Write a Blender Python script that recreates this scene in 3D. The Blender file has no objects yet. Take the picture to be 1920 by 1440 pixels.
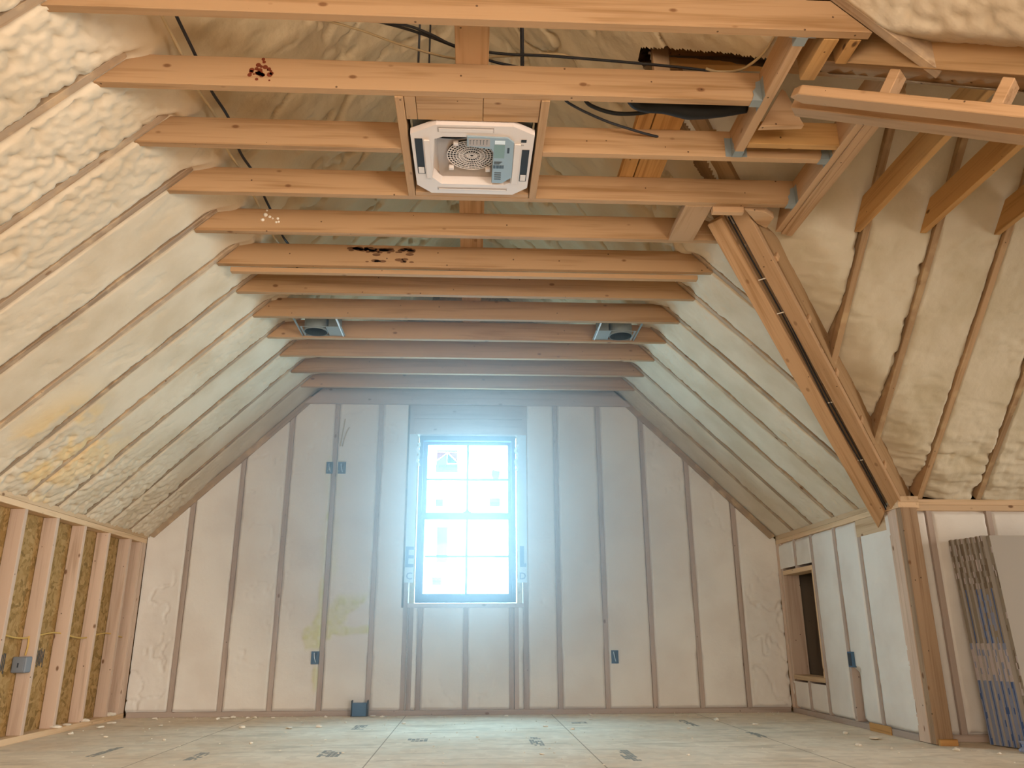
import bpy, bmesh, math, random
import numpy as np
from mathutils import Vector, Matrix

C = bpy.context.scene.collection
SC = bpy.context.scene
random.seed(7)

# ------------------------------------------------------------------ camera
FPX = 1479.74
PITCH, YAW, ROLL = 0.3099, 0.0507, -0.0039
CAMH = 0.6244
cp, sp, cy, sy = math.cos(PITCH), math.sin(PITCH), math.cos(YAW), math.sin(YAW)
r0 = Vector((cy, -sy, 0)); f0 = Vector((sy, cy, 0)); uz = Vector((0, 0, 1))
fw = f0 * cp + uz * sp; up = -f0 * sp + uz * cp
cr, sr = math.cos(ROLL), math.sin(ROLL)
rt = r0 * cr + up * sr; u2 = -r0 * sr + up * cr
cam_d = bpy.data.cameras.new('camera'); cam = bpy.data.objects.new('camera', cam_d); C.objects.link(cam)
cam_d.sensor_width = 36.0; cam_d.lens = 36.0 * FPX / 1920.0; cam_d.clip_start = 0.02; cam_d.clip_end = 200
cam.matrix_world = Matrix(((rt.x, u2.x, -fw.x, 0), (rt.y, u2.y, -fw.y, 0), (rt.z, u2.z, -fw.z, CAMH), (0, 0, 0, 1)))
SC.camera = cam

# ------------------------------------------------------------------ world, lights, exposure
SC.view_settings.view_transform = 'Standard'; SC.view_settings.look = 'None'
SC.view_settings.gamma = 1.0; SC.view_settings.exposure = 0.02
SC.view_settings.use_curve_mapping = False
SC.cycles.max_bounces = 7; SC.cycles.diffuse_bounces = 5; SC.cycles.glossy_bounces = 2
SC.cycles.transmission_bounces = 4; SC.cycles.transparent_max_bounces = 8
SC.cycles.caustics_reflective = False; SC.cycles.caustics_refractive = False
SC.cycles.sample_clamp_indirect = 4.0
w = bpy.data.worlds.new('sky'); SC.world = w; w.use_nodes = True
bg = w.node_tree.nodes['Background']
bg.inputs[0].default_value = (0.44, 0.78, 1.0, 1); bg.inputs[1].default_value = 50.0


def area(name, loc, target, sx, sy_, power, col):
    d = bpy.data.lights.new(name, 'AREA'); d.shape = 'RECTANGLE'; d.size = sx; d.size_y = sy_
    d.energy = power; d.color = col
    o = bpy.data.objects.new(name, d); C.objects.link(o); o.location = loc
    o.rotation_euler = (Vector(target) - Vector(loc)).to_track_quat('-Z', 'Y').to_euler()
    return o


# daylight of the windows in the gable behind the camera and in the gable of the side wing
area('rear_window_daylight', (-0.6, -2.85, 1.45), (0.3, 3, 1.6), 3.8, 2.2, 220, (1.0, 0.93, 0.84))
dl = area('left_wall_fill', (2.6, -0.9, 1.1), (-2.8, 5.6, .8), 1.3, 1.3, 90, (1.0, 0.94, 0.86)); dl.data.spread = math.radians(85)  # fill lamp added to brighten the left wall; no window there
wl = area('wing_window_daylight', (6.2, 3.15, 1.15), (-2.8, 4.6, .7), 1.5, 1.3, 30, (1.0, 0.95, 0.88)); wl.data.spread = math.radians(95)
pt = area('back_window_portal', (-0.05, 7.33, 1.66), (-0.05, 0, 1.66), 0.86, 1.46, 1, (1, 1, 1)); pt.data.cycles.is_portal = True

# ------------------------------------------------------------------ dimensions (metres, floor at 0, camera at x=y=0)
XL, XR, D = -2.847, 2.767, 7.17           # knee walls, gable wall
HK, H = 1.4906, 2.760                     # top of the knee walls, underside of the ceiling joists
SL = 0.977; TH = math.atan(SL); CT, ST = math.cos(TH), math.sin(TH)
XRIDGE = (XL + XR) / 2; ZRIDGE = HK + SL * (XR - XL) / 2
YW, YN = 5.12, 1.263                      # far and near eaves of the wing
YRW = (YW + YN) / 2; ZRW = HK + SL * (YW - YN) / 2
SP = 0.4064
J2 = 2.733                                # front of the second joist
CFAR, CNEAR = XR - YW, XR + YN            # valleys in plan: x-y and x+y


def lin(h):
    h = h.lstrip('#'); v = [int(h[i:i + 2], 16) / 255 for i in (0, 2, 4)]
    return tuple((c / 12.92 if c <= .04045 else ((c + .055) / 1.055) ** 2.4) for c in v) + (1,)


# ------------------------------------------------------------------ materials
def nm(name):
    m = bpy.data.materials.new(name); m.use_nodes = True
    nt = m.node_tree; b = nt.nodes['Principled BSDF']
    return m, nt, b, nt.nodes, nt.links


def plain(name, col, rough=.6, metal=0.0, spec=.3):
    m, nt, b, N, L = nm(name)
    b.inputs['Base Color'].default_value = lin(col); b.inputs['Roughness'].default_value = rough
    b.inputs['Metallic'].default_value = metal; b.inputs['Specular IOR Level'].default_value = spec
    return m


def mixc(N, L, fac, a, bcol):
    x = N.new('ShaderNodeMix'); x.data_type = 'RGBA'
    for sock, v in ((x.inputs[0], fac), (x.inputs[6], a), (x.inputs[7], bcol)):
        if hasattr(v, 'links'): L.new(v, sock)
        else: sock.default_value = v
    return x.outputs[2]


def mth(N, L, op, a, b=None, clamp=False):
    x = N.new('ShaderNodeMath'); x.operation = op; x.use_clamp = clamp
    for i, v in enumerate((a, b)):
        if v is None: continue
        if hasattr(v, 'links'): L.new(v, x.inputs[i])
        else: x.inputs[i].default_value = v
    return x.outputs[0]


def ramp(N, L, fac, stops):
    r = N.new('ShaderNodeValToRGB'); L.new(fac, r.inputs[0])
    e = r.color_ramp.elements
    while len(e) < len(stops): e.new(.5)
    for i, (p, c) in enumerate(stops):
        e[i].position = p; e[i].color = c if len(c) == 4 else tuple(c) + (1,)
    return r.outputs[0]


def wood(name, light, dark, knot='#6b4526', knots=1.0, dust=None, vary=.12):
    m, nt, b, N, L = nm(name)
    tc = N.new('ShaderNodeTexCoord'); oi = N.new('ShaderNodeObjectInfo')
    off = N.new('ShaderNodeVectorMath'); off.operation = 'SCALE'; off.inputs[0].default_value = (31, 17, 23)
    L.new(oi.outputs['Random'], off.inputs['Scale'])
    add = N.new('ShaderNodeVectorMath'); L.new(tc.outputs['Object'], add.inputs[0]); L.new(off.outputs[0], add.inputs[1])

    def mapped(s):
        mp = N.new('ShaderNodeMapping'); mp.inputs['Scale'].default_value = s; L.new(add.outputs[0], mp.inputs[0]); return mp.outputs[0]
    n1 = N.new('ShaderNodeTexNoise'); n1.inputs['Scale'].default_value = 1; n1.inputs['Detail'].default_value = 3
    n1.inputs['Distortion'].default_value = .8; L.new(mapped((.9, 16, 16)), n1.inputs['Vector'])
    n2 = N.new('ShaderNodeTexNoise'); n2.inputs['Scale'].default_value = 1; n2.inputs['Detail'].default_value = 2
    L.new(mapped((2.5, 110, 110)), n2.inputs['Vector'])
    g = mth(N, L, 'ADD', mth(N, L, 'MULTIPLY', n1.outputs[0], .75), mth(N, L, 'MULTIPLY', n2.outputs[0], .25))
    col = ramp(N, L, g, [(.32, lin(dark)), (.5, lin(light)), (.72, lin(light))])
    hv = N.new('ShaderNodeHueSaturation'); L.new(col, hv.inputs['Color'])
    L.new(mth(N, L, 'ADD', mth(N, L, 'MULTIPLY', oi.outputs['Random'], vary * 2), 1 - vary), hv.inputs['Value'])
    col = hv.outputs[0]
    # knots
    vk = N.new('ShaderNodeTexVoronoi'); vk.inputs['Scale'].default_value = 1; L.new(mapped((5.0, 9.0, 9.0)), vk.inputs['Vector'])
    kf = N.new('ShaderNodeMapRange'); kf.inputs['From Min'].default_value = .06; kf.inputs['From Max'].default_value = .11
    kf.inputs['To Min'].default_value = .85 * knots; kf.inputs['To Max'].default_value = 0; L.new(vk.outputs['Distance'], kf.inputs['Value'])
    col = mixc(N, L, kf.outputs[0], col, lin(knot))
    vn = N.new('ShaderNodeTexVoronoi'); vn.inputs['Scale'].default_value = 12; L.new(add.outputs[0], vn.inputs['Vector'])
    nf = mth(N, L, 'MULTIPLY', mth(N, L, 'LESS_THAN', vn.outputs['Distance'], .055), .8)
    col = mixc(N, L, nf, col, lin('#3f2a1a'))
    if dust:
        nd = N.new('ShaderNodeTexNoise'); nd.inputs['Scale'].default_value = 9; nd.inputs['Detail'].default_value = 4
        L.new(add.outputs[0], nd.inputs['Vector'])
        df = ramp(N, L, nd.outputs[0], [(.52, (0, 0, 0)), (.66, (1, 1, 1))])
        bw = N.new('ShaderNodeRGBToBW'); L.new(df, bw.inputs[0])
        col = mixc(N, L, mth(N, L, 'MULTIPLY', bw.outputs[0], .55), col, lin(dust))
    L.new(col, b.inputs['Base Color']); b.inputs['Roughness'].default_value = .75
    b.inputs['Specular IOR Level'].default_value = .2
    bp = N.new('ShaderNodeBump'); bp.inputs['Strength'].default_value = .15; bp.inputs['Distance'].default_value = .003
    L.new(n2.outputs[0], bp.inputs['Height']); L.new(bp.outputs[0], b.inputs['Normal'])
    return m


M = {}
M['joist'] = wood('joist_pine', '#ad8862', '#906b45', knots=1.0)
M['stud'] = wood('stud_spruce', '#b5a294', '#9e8a7c')
M['studL'] = wood('stud_fresh', '#c9ae98', '#b1957e')
M['plate'] = wood('plate_pine', '#d0b08c', '#b4946e')
M['raft'] = wood('rafter_edge', '#a48c72', '#866c52', dust='#cfb08a')
M['wraft'] = wood('wing_rafter_edge', '#ab8a66', '#8a6c4c', dust='#c0a47c')
M['amber'] = wood('amber_fir', '#bb8d56', '#986c3e', knot='#4a2c14')
M['lvl'] = wood('laminated_beam', '#ac8860', '#927049', knots=.5)
M['furr'] = wood('furring_pine', '#b8926c', '#9b754e', knots=.6)
M['post'] = wood('post_fir', '#a08468', '#86694e')


def foam_mat(name, col, col2, yellow='#d2cc96', bump=.35):
    m, nt, b, N, L = nm(name)
    tc = N.new('ShaderNodeTexCoord')
    n = N.new('ShaderNodeTexNoise'); n.inputs['Scale'].default_value = 3.0; n.inputs['Detail'].default_value = 5; L.new(tc.outputs['Object'], n.inputs['Vector'])
    c = ramp(N, L, n.outputs[0], [(.35, lin(col2)), (.6, lin(col))])
    at = N.new('ShaderNodeAttribute'); at.attribute_name = 'tint'
    sx = N.new('ShaderNodeSeparateColor'); L.new(at.outputs['Color'], sx.inputs[0])
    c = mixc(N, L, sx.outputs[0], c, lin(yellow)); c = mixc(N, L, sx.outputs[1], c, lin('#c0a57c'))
    L.new(c, b.inputs['Base Color']); b.inputs['Roughness'].default_value = .9; b.inputs['Specular IOR Level'].default_value = .1
    nb = N.new('ShaderNodeTexNoise'); nb.inputs['Scale'].default_value = 38; nb.inputs['Detail'].default_value = 2; L.new(tc.outputs['Object'], nb.inputs['Vector'])
    bp = N.new('ShaderNodeBump'); bp.inputs['Strength'].default_value = bump; bp.inputs['Distance'].default_value = .006
    L.new(nb.outputs[0], bp.inputs['Height']); L.new(bp.outputs[0], b.inputs['Normal'])
    return m


M['foam_slope'] = foam_mat('sprayed_foam_cream', '#d3c2a9', '#c5b297', yellow='#e0bc84')
M['foam_wall'] = foam_mat('sprayed_foam_pale', '#e3dbd0', '#dad0c4', bump=.2)  # paler copy of the slope foam; the hazy light on the walls is painted in
M['foam_wing'] = foam_mat('sprayed_foam_buff', '#cdbfa6', '#bfb094')


def osb(name, a, bcol, c, scale=14):
    m, nt, b, N, L = nm(name)
    tc = N.new('ShaderNodeTexCoord')
    n0 = N.new('ShaderNodeTexNoise'); n0.inputs['Scale'].default_value = 6; L.new(tc.outputs['Object'], n0.inputs['Vector'])
    ad = N.new('ShaderNodeVectorMath'); ad.operation = 'MULTIPLY_ADD'; L.new(n0.outputs['Color'], ad.inputs[0])
    ad.inputs[1].default_value = (.2, .2, .2); L.new(tc.outputs['Object'], ad.inputs[2])
    v = N.new('ShaderNodeTexVoronoi'); v.inputs['Scale'].default_value = scale; v.distance = 'MANHATTAN'; L.new(ad.outputs[0], v.inputs['Vector'])
    s = N.new('ShaderNodeSeparateColor'); L.new(v.outputs['Color'], s.inputs[0])
    n1 = N.new('ShaderNodeTexNoise'); n1.inputs['Scale'].default_value = 60; n1.inputs['Detail'].default_value = 3; L.new(tc.outputs['Object'], n1.inputs['Vector'])
    f = mth(N, L, 'ADD', mth(N, L, 'MULTIPLY', s.outputs[0], .65), mth(N, L, 'MULTIPLY', n1.outputs[0], .35))
    col = ramp(N, L, f, [(.15, lin(c)), (.4, lin(bcol)), (.8, lin(a))])
    L.new(col, b.inputs['Base Color']); b.inputs['Roughness'].default_value = .8; b.inputs['Specular IOR Level'].default_value = .2
    return m


M['osb'] = osb('strand_board', '#b08d5c', '#9c7a48', '#7f6338', 34)


def floor_mat():
    m, nt, b, N, L = nm('dusty_subfloor')
    tc = N.new('ShaderNodeTexCoord')
    n0 = N.new('ShaderNodeTexNoise'); n0.inputs['Scale'].default_value = 1.4; n0.inputs['Detail'].default_value = 6; L.new(tc.outputs['Object'], n0.inputs['Vector'])
    col = ramp(N, L, n0.outputs[0], [(.35, lin('#e4d0b6')), (.6, lin('#efe1cb'))])
    v = N.new('ShaderNodeTexVoronoi'); v.inputs['Scale'].default_value = 18; v.distance = 'MANHATTAN'; L.new(tc.outputs['Object'], v.inputs['Vector'])
    s = N.new('ShaderNodeSeparateColor'); L.new(v.outputs['Color'], s.inputs[0])
    col = mixc(N, L, mth(N, L, 'MULTIPLY', s.outputs[0], .18), col, lin('#8e6f4a'))
    n1 = N.new('ShaderNodeTexNoise'); n1.inputs['Scale'].default_value = 5; n1.inputs['Detail'].default_value = 6; L.new(tc.outputs['Object'], n1.inputs['Vector'])
    d = ramp(N, L, n1.outputs[0], [(.5, (0, 0, 0)), (.7, (1, 1, 1))]); bw = N.new('ShaderNodeRGBToBW'); L.new(d, bw.inputs[0])
    col = mixc(N, L, mth(N, L, 'MULTIPLY', bw.outputs[0], .6), col, lin('#d8cdb8'))
    mp = N.new('ShaderNodeMapping'); mp.inputs['Scale'].default_value = (7, 1.6, 1); L.new(tc.outputs['Object'], mp.inputs[0])
    n2 = N.new('ShaderNodeTexNoise'); n2.inputs['Scale'].default_value = 1; n2.inputs['Detail'].default_value = 6; n2.inputs['Distortion'].default_value = 1.0; L.new(mp.outputs[0], n2.inputs['Vector'])
    d2 = ramp(N, L, n2.outputs[0], [(.54, (0, 0, 0)), (.68, (1, 1, 1))]); bw2 = N.new('ShaderNodeRGBToBW'); L.new(d2, bw2.inputs[0])
    col = mixc(N, L, mth(N, L, 'MULTIPLY', bw2.outputs[0], .5), col, lin('#b5a48c'))
    # board seams every 1.22 m
    sep = N.new('ShaderNodeSeparateXYZ'); L.new(tc.outputs['Object'], sep.inputs[0])
    my = mth(N, L, 'ABSOLUTE', mth(N, L, 'SUBTRACT', mth(N, L, 'FRACT', mth(N, L, 'ADD', mth(N, L, 'DIVIDE', sep.outputs[1], 1.22), .25)), .5))
    seam = mth(N, L, 'LESS_THAN', my, .003)
    col = mixc(N, L, mth(N, L, 'MULTIPLY', seam, .6), col, lin('#6b543a'))
    L.new(col, b.inputs['Base Color']); b.inputs['Roughness'].default_value = .85; b.inputs['Specular IOR Level'].default_value = .15
    return m


M['floor'] = floor_mat()
M['galv'] = plain('galvanised_steel', '#8b908c', .5, .25)
M['galvdark'] = plain('steel_inside', '#2f3838', .8, 0, .1)
M['bluebox'] = plain('blue_plastic', '#46647e', .5)
M['greybox'] = plain('grey_plastic', '#7c8086', .5)
M['black'] = plain('black_rubber', '#17140f', .6)
M['darkcable'] = plain('dark_cable', '#2b2a2c', .5)
M['cable'] = plain('yellow_cable', '#c9a45a', .5)
M['whitecable'] = plain('pale_cable', '#b9a27c', .5)
M['acplastic'] = plain('unit_plastic', '#d8c8bc', .5)
M['acdark'] = plain('unit_dark', '#241f1a', .7)
M['acgrey'] = plain('unit_pan', '#a89a90', .6)
M['acbox'] = plain('control_box', '#8d9aa0', .5)
M['labelw'] = plain('label_white', '#dfe8ee', .5)
M['labelg'] = plain('label_green', '#73877c', .5)
M['ink'] = plain('ink', '#3a3f45', .7)
M['frame'] = plain('window_frame_glare_blue', '#33698c', .5)  # dark frame with the blue of the window glare put into its colour
M['wrap'] = plain('house_wrap', '#c3d2d8', .6)
M['wrapink'] = plain('wrap_ink', '#4a7ea0', .6)
M['gyp'] = plain('drywall_paper', '#a49c92', .85, 0, .1)
M['gypcore'] = plain('drywall_core', '#988f82', .9, 0, .1)
M['gypbrown'] = plain('drywall_backing', '#7c7062', .9, 0, .1)
M['tapeblue'] = plain('tape_blue', '#4a669a', .6)
M['tapewhite'] = plain('tape_white', '#c2b8b8', .6)
M['tapelav'] = plain('tape_pale_blue', '#8d98b4', .6)
M['stain'] = plain('resin', '#6b2c10', .7)
M['stainsoft'] = plain('old_stain', '#6e4c30', .8)
M['stamp'] = plain('panel_ink', '#96938a', .9)
M['chip'] = plain('foam_chip', '#e4d8c6', .9)
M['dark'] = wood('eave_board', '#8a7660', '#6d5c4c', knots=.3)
M['red'] = plain('sticker_red', '#e0401f', .6); M['navy'] = plain('sticker_navy', '#33507f', .6)
M['stick'] = plain('sticker_paper', '#cfe2da', .6); M['stickw'] = plain('sticker_white', '#eef4f4', .6)
M['wasp'] = plain('sill_dust', '#cfc9c0', .8)


def glass_mat():
    m, nt, b, N, L = nm('window_glass'); N.remove(b)
    t = N.new('ShaderNodeBsdfTransparent'); t.inputs[0].default_value = (.96, .98, .98, 1)
    g = N.new('ShaderNodeBsdfGlossy'); g.inputs['Roughness'].default_value = .03
    x = N.new('ShaderNodeMixShader'); x.inputs[0].default_value = .05
    L.new(t.outputs[0], x.inputs[1]); L.new(g.outputs[0], x.inputs[2]); L.new(x.outputs[0], N['Material Output'].inputs[0])
    return m


M['glass'] = glass_mat()

# translucent stickers: they hang on the lit pane
for k, kf in (('stick', .050), ('stickw', .06), ('red', .085), ('navy', .030)):
    mm = M[k]; nt = mm.node_tree; b = nt.nodes['Principled BSDF']; col = b.inputs['Base Color'].default_value[:]
    tr = nt.nodes.new('ShaderNodeBsdfTranslucent'); tr.inputs[0].default_value = tuple(c * kf for c in col[:3]) + (1,)
    x = nt.nodes.new('ShaderNodeAddShader')
    nt.links.new(b.outputs[0], x.inputs[0]); nt.links.new(tr.outputs[0], x.inputs[1])
    nt.links.new(x.outputs[0], nt.nodes['Material Output'].inputs[0])

# ------------------------------------------------------------------ object helpers
WM = {}


def link(o, Mx, parent=None):
    C.objects.link(o)
    WM[o.name] = Mx
    if parent is not None:
        o.parent = parent; o.matrix_basis = WM[parent.name].inverted() @ Mx
    else:
        o.matrix_basis = Mx
    return o


def T(o, label, cat, group=None):
    o['label'] = label; o['category'] = cat
    if group: o['group'] = group
    return o


def S(o):
    o['kind'] = 'structure'; return o


def from_bm(name, bm, mats, Mx=Matrix(), parent=None, smooth=False):
    me = bpy.data.meshes.new(name); bm.normal_update(); bm.to_mesh(me); bm.free()
    for m in (mats if isinstance(mats, (list, tuple)) else [mats]): me.materials.append(m)
    if smooth: me.polygons.foreach_set('use_smooth', [True] * len(me.polygons))
    return link(bpy.data.objects.new(name, me), Mx, parent)


def empty(name, loc):
    o = bpy.data.objects.new(name, None); o.empty_display_size = .1
    return link(o, Matrix.Translation(loc))


def bevel(bm, r):
    if r > 0:
        bmesh.ops.bevel(bm, geom=list(bm.edges), offset=r, segments=1, affect='EDGES', clamp_overlap=True)


def frame(O, X, Y):
    X = Vector(X).normalized(); Y = Vector(Y); Y = (Y - X * Y.dot(X)).normalized(); Z = X.cross(Y)
    return Matrix(((X.x, Y.x, Z.x, O[0]), (X.y, Y.y, Z.y, O[1]), (X.z, Y.z, Z.z, O[2]), (0, 0, 0, 1)))


def prism(name, poly, t, O, X, Y, mat, parent=None, bev=.002, t0=0.0):
    """polygon in the local XY plane (X runs along the grain), extruded along local Z"""
    bm = bmesh.new()
    a = [bm.verts.new((p[0], p[1], t0)) for p in poly]; b = [bm.verts.new((p[0], p[1], t0 + t)) for p in poly]
    bm.faces.new(a[::-1]); bm.faces.new(b)
    n = len(poly)
    for i in range(n): bm.faces.new((a[i], a[(i + 1) % n], b[(i + 1) % n], b[i]))
    bmesh.ops.recalc_face_normals(bm, faces=bm.faces)
    bevel(bm, bev)
    return from_bm(name, bm, mat, frame(O, X, Y), parent)


def bmbox(bm, lo, hi, mi=0):
    v = [bm.verts.new((x, y, z)) for z in (lo[2], hi[2]) for y in (lo[1], hi[1]) for x in (lo[0], hi[0])]
    fs = []
    for q in ((0, 2, 3, 1), (4, 5, 7, 6), (0, 1, 5, 4), (2, 6, 7, 3), (0, 4, 6, 2), (1, 3, 7, 5)):
        f = bm.faces.new([v[i] for i in q]); f.material_index = mi; fs.append(f)
    return fs


def box(name, lo, hi, mat, parent=None, bev=.002):
    """axis-aligned board; local X is its longest side so that the grain follows it"""
    lo = Vector(lo); hi = Vector(hi); d = hi - lo; c = (lo + hi) / 2
    ax = sorted(range(3), key=lambda i: -d[i])
    E = [Vector((1, 0, 0)), Vector((0, 1, 0)), Vector((0, 0, 1))]
    X, Y = E[ax[0]], E[ax[1]]
    Mx = frame(c, X, Y); h = [d[ax[0]] / 2, d[ax[1]] / 2, d[ax[2]] / 2]
    bm = bmesh.new(); bmbox(bm, (-h[0], -h[1], -h[2]), (h[0], h[1], h[2])); bevel(bm, min(bev, h[2] * .4))
    return from_bm(name, bm, mat, Mx, parent)


def tube(name, pts, r, mat, parent=None, res=6, cyclic=False, bm=None):
    """a round tube through points (Catmull-Rom)"""
    P = [Vector(p) for p in pts]; out = []
    for i in range(len(P) - 1):
        p0 = P[max(i - 1, 0)]; p1 = P[i]; p2 = P[i + 1]; p3 = P[min(i + 2, len(P) - 1)]
        k = 8 if len(P) > 2 else 1
        for j in range(k):
            t = j / k
            out.append(.5 * ((2 * p1) + (p2 - p0) * t + (2 * p0 - 5 * p1 + 4 * p2 - p3) * t * t + (3 * p1 - p0 - 3 * p2 + p3) * t ** 3))
    out.append(P[-1])
    own = bm is None
    if own: bm = bmesh.new()
    rings = []
    rr = r if isinstance(r, (list, tuple)) else [r, r]
    for i, p in enumerate(out):
        tg = (out[min(i + 1, len(out) - 1)] - out[max(i - 1, 0)]).normalized()
        a = tg.orthogonal().normalized() if abs(tg.z) > .9 else tg.cross(Vector((0, 0, 1))).normalized(); b = tg.cross(a)
        f = i / (len(out) - 1) * (len(rr) - 1); i0 = min(int(f), len(rr) - 2); ri = rr[i0] + (rr[i0 + 1] - rr[i0]) * (f - i0)
        rings.append([bm.verts.new(p + (a * math.cos(2 * math.pi * k / res) + b * math.sin(2 * math.pi * k / res)) * ri) for k in range(res)])
    for A, B in zip(rings, rings[1:]):
        for k in range(res): bm.faces.new((A[k], A[(k + 1) % res], B[(k + 1) % res], B[k]))
    bm.faces.new(rings[0][::-1]); bm.faces.new(rings[-1])
    if own: return from_bm(name, bm, mat, Matrix(), parent, True)


# ------------------------------------------------------------------ noise for the foam
def _hash(i, j, s):
    h = (i.astype(np.int64) * 374761393 + j.astype(np.int64) * 668265263 + s * 144665) & 0x7fffffff
    h = ((h ^ (h >> 13)) * 1274126177) & 0x7fffffff
    return ((h ^ (h >> 16)) & 0xffff) / 65535.0


def vnoise(x, y, s=0):
    i = np.floor(x); j = np.floor(y); fx = x - i; fy = y - j
    fx = fx * fx * (3 - 2 * fx); fy = fy * fy * (3 - 2 * fy)
    a, b, c, d = _hash(i, j, s), _hash(i + 1, j, s), _hash(i, j + 1, s), _hash(i + 1, j + 1, s)
    return (a * (1 - fx) + b * fx) * (1 - fy) + (c * (1 - fx) + d * fx) * fy


def fbm(x, y, s=0, o=4):
    t = 0; a = .5
    for k in range(o):
        t = t + a * vnoise(x * 2 ** k, y * 2 ** k, s + k); a *= .5
    return t


def cell(x, y, s=0):
    i = np.floor(x); j = np.floor(y); best = np.full(x.shape, 9.0)
    for di in (-1, 0, 1):
        for dj in (-1, 0, 1):
            a = i + di; b = j + dj
            px = a + _hash(a, b, s); py = b + _hash(a, b, s + 9)
            best = np.minimum(best, (px - x) ** 2 + (py - y) ** 2)
    return np.sqrt(best)


def sstep(a, b, x):
    t = np.clip((x - a) / (b - a), 0, 1); return t * t * (3 - 2 * t)


def grid(name, us, vs, pos, Nrm, h, keep, mat, tint=None, tint2=None):
    """a displaced sheet of sprayed foam; pos(U,V) -> X,Y,Z arrays on the face of the framing"""
    U, V = np.meshgrid(us, vs, indexing='ij')
    X, Y, Z = pos(U, V); hh = h(U, V)
    co = np.stack([X + Nrm[0] * hh, Y + Nrm[1] * hh, Z + Nrm[2] * hh], -1).reshape(-1, 3)
    K = keep(U, V); nu, nv = U.shape
    idx = np.arange(nu * nv).reshape(nu, nv)
    q = np.stack([idx[:-1, :-1], idx[1:, :-1], idx[1:, 1:], idx[:-1, 1:]], -1)
    ok = K[:-1, :-1] & K[1:, :-1] & K[1:, 1:] & K[:-1, 1:]
    q = q[ok]
    a, b, c = co[q[0, 0]], co[q[0, 1]], co[q[0, 2]]
    if np.dot(np.cross(b - a, c - a), Nrm) < 0: q = q[:, ::-1]
    used, inv = np.unique(q.ravel(), return_inverse=True); q = inv.reshape(-1, 4); cc = co[used]
    me = bpy.data.meshes.new(name)
    me.vertices.add(len(cc)); me.vertices.foreach_set('co', cc.ravel().astype(np.float32))
    me.loops.add(q.size); me.loops.foreach_set('vertex_index', q.ravel().astype(np.int32))
    me.polygons.add(len(q)); me.polygons.foreach_set('loop_start', np.arange(0, q.size, 4, dtype=np.int32))
    me.update(calc_edges=True)
    me.polygons.foreach_set('use_smooth', np.ones(len(q), dtype=bool))
    t = np.zeros((len(cc), 4), np.float32); t[:, 3] = 1
    if tint is not None: t[:, 0] = tint(U, V).ravel()[used]
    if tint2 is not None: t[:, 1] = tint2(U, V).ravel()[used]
    at = me.color_attributes.new('tint', 'FLOAT_COLOR', 'POINT'); at.data.foreach_set('color', t.ravel())
    me.materials.append(mat); me.validate()
    return S(link(bpy.data.objects.new(name, me), Matrix()))


def ragged(d, along, s, amp=.009):
    return d + (fbm(along * 9, along * 0 + s * 3.1, s, 4) - .47) * 2 * amp


def dist(u, cs, half=.019):
    d = np.full(u.shape, 9.0)
    for c in cs: d = np.minimum(d, np.abs(u - c) - half)
    return d


def popcorn(u, v, s, f=22):
    wu = u + .02 * fbm(u * 14, v * 14, s + 50); wv = v + .02 * fbm(u * 14, v * 14, s + 60)
    a = np.sqrt(np.maximum(0, 1 - (cell(wu * f, wv * f, s) / .8) ** 2))
    b = np.sqrt(np.maximum(0, 1 - (cell(wu * f * 2.1, wv * f * 2.1, s + 3) / .8) ** 2))
    return a * .7 + b * .3


ORD = ['first', 'second', 'third', 'fourth', 'fifth', 'sixth', 'seventh', 'eighth', 'ninth', 'tenth', 'eleventh', 'twelfth', 'thirteenth', 'fourteenth', 'fifteenth', 'sixteenth']

# ================================================================== the setting: shell, floor, foam
S(box('floor', (-3.2, -3.0, -.03), (6.4, 7.36, 0), M['floor'], bev=0))
OS = M['osb']
S(box('light_block_left', (-4.2, -3.1, -.05), (-4.1, 7.5, 5.2), OS, bev=0))  # unseen slabs added left, above, below and behind to block the sky light
S(box('wall_outer_right', (6.4, -3.1, -.05), (6.5, 7.5, 5.2), OS, bev=0))
S(box('wall_outer_rear', (-4.2, -3.1, -.05), (6.5, -3.0, 5.2), M['foam_wall'], bev=0))
S(box('light_block_top', (-4.2, -3.1, 5.1), (6.5, 7.5, 5.2), OS, bev=0))
S(box('light_block_floor', (-4.2, -3.1, -.15), (6.5, 7.5, -.05), OS, bev=0))
WX0, WX1, WZ0, WZ1 = -.510, .410, .905, 2.425        # rough opening of the window
bm = bmesh.new()
for lo, hi in (((-4.2, 7.34, -.05), (WX0, 7.40, 5.2)), ((WX1, 7.34, -.05), (6.5, 7.40, 5.2)), ((WX0, 7.34, -.05), (WX1, 7.40, WZ0)), ((WX0, 7.34, WZ1), (WX1, 7.40, 5.2))):
    bmbox(bm, lo, hi)
S(from_bm('light_block_back', bm, OS))  # back slab of the added light block, open at the window

RY = [2.714 + SP * k for k in range(-1, 11)]          # rafters of both slopes
LS = (XR - XL) / 2 / CT                              # length of a slope
VH = (H - HK) / ST                                   # where the joists cross it


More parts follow.
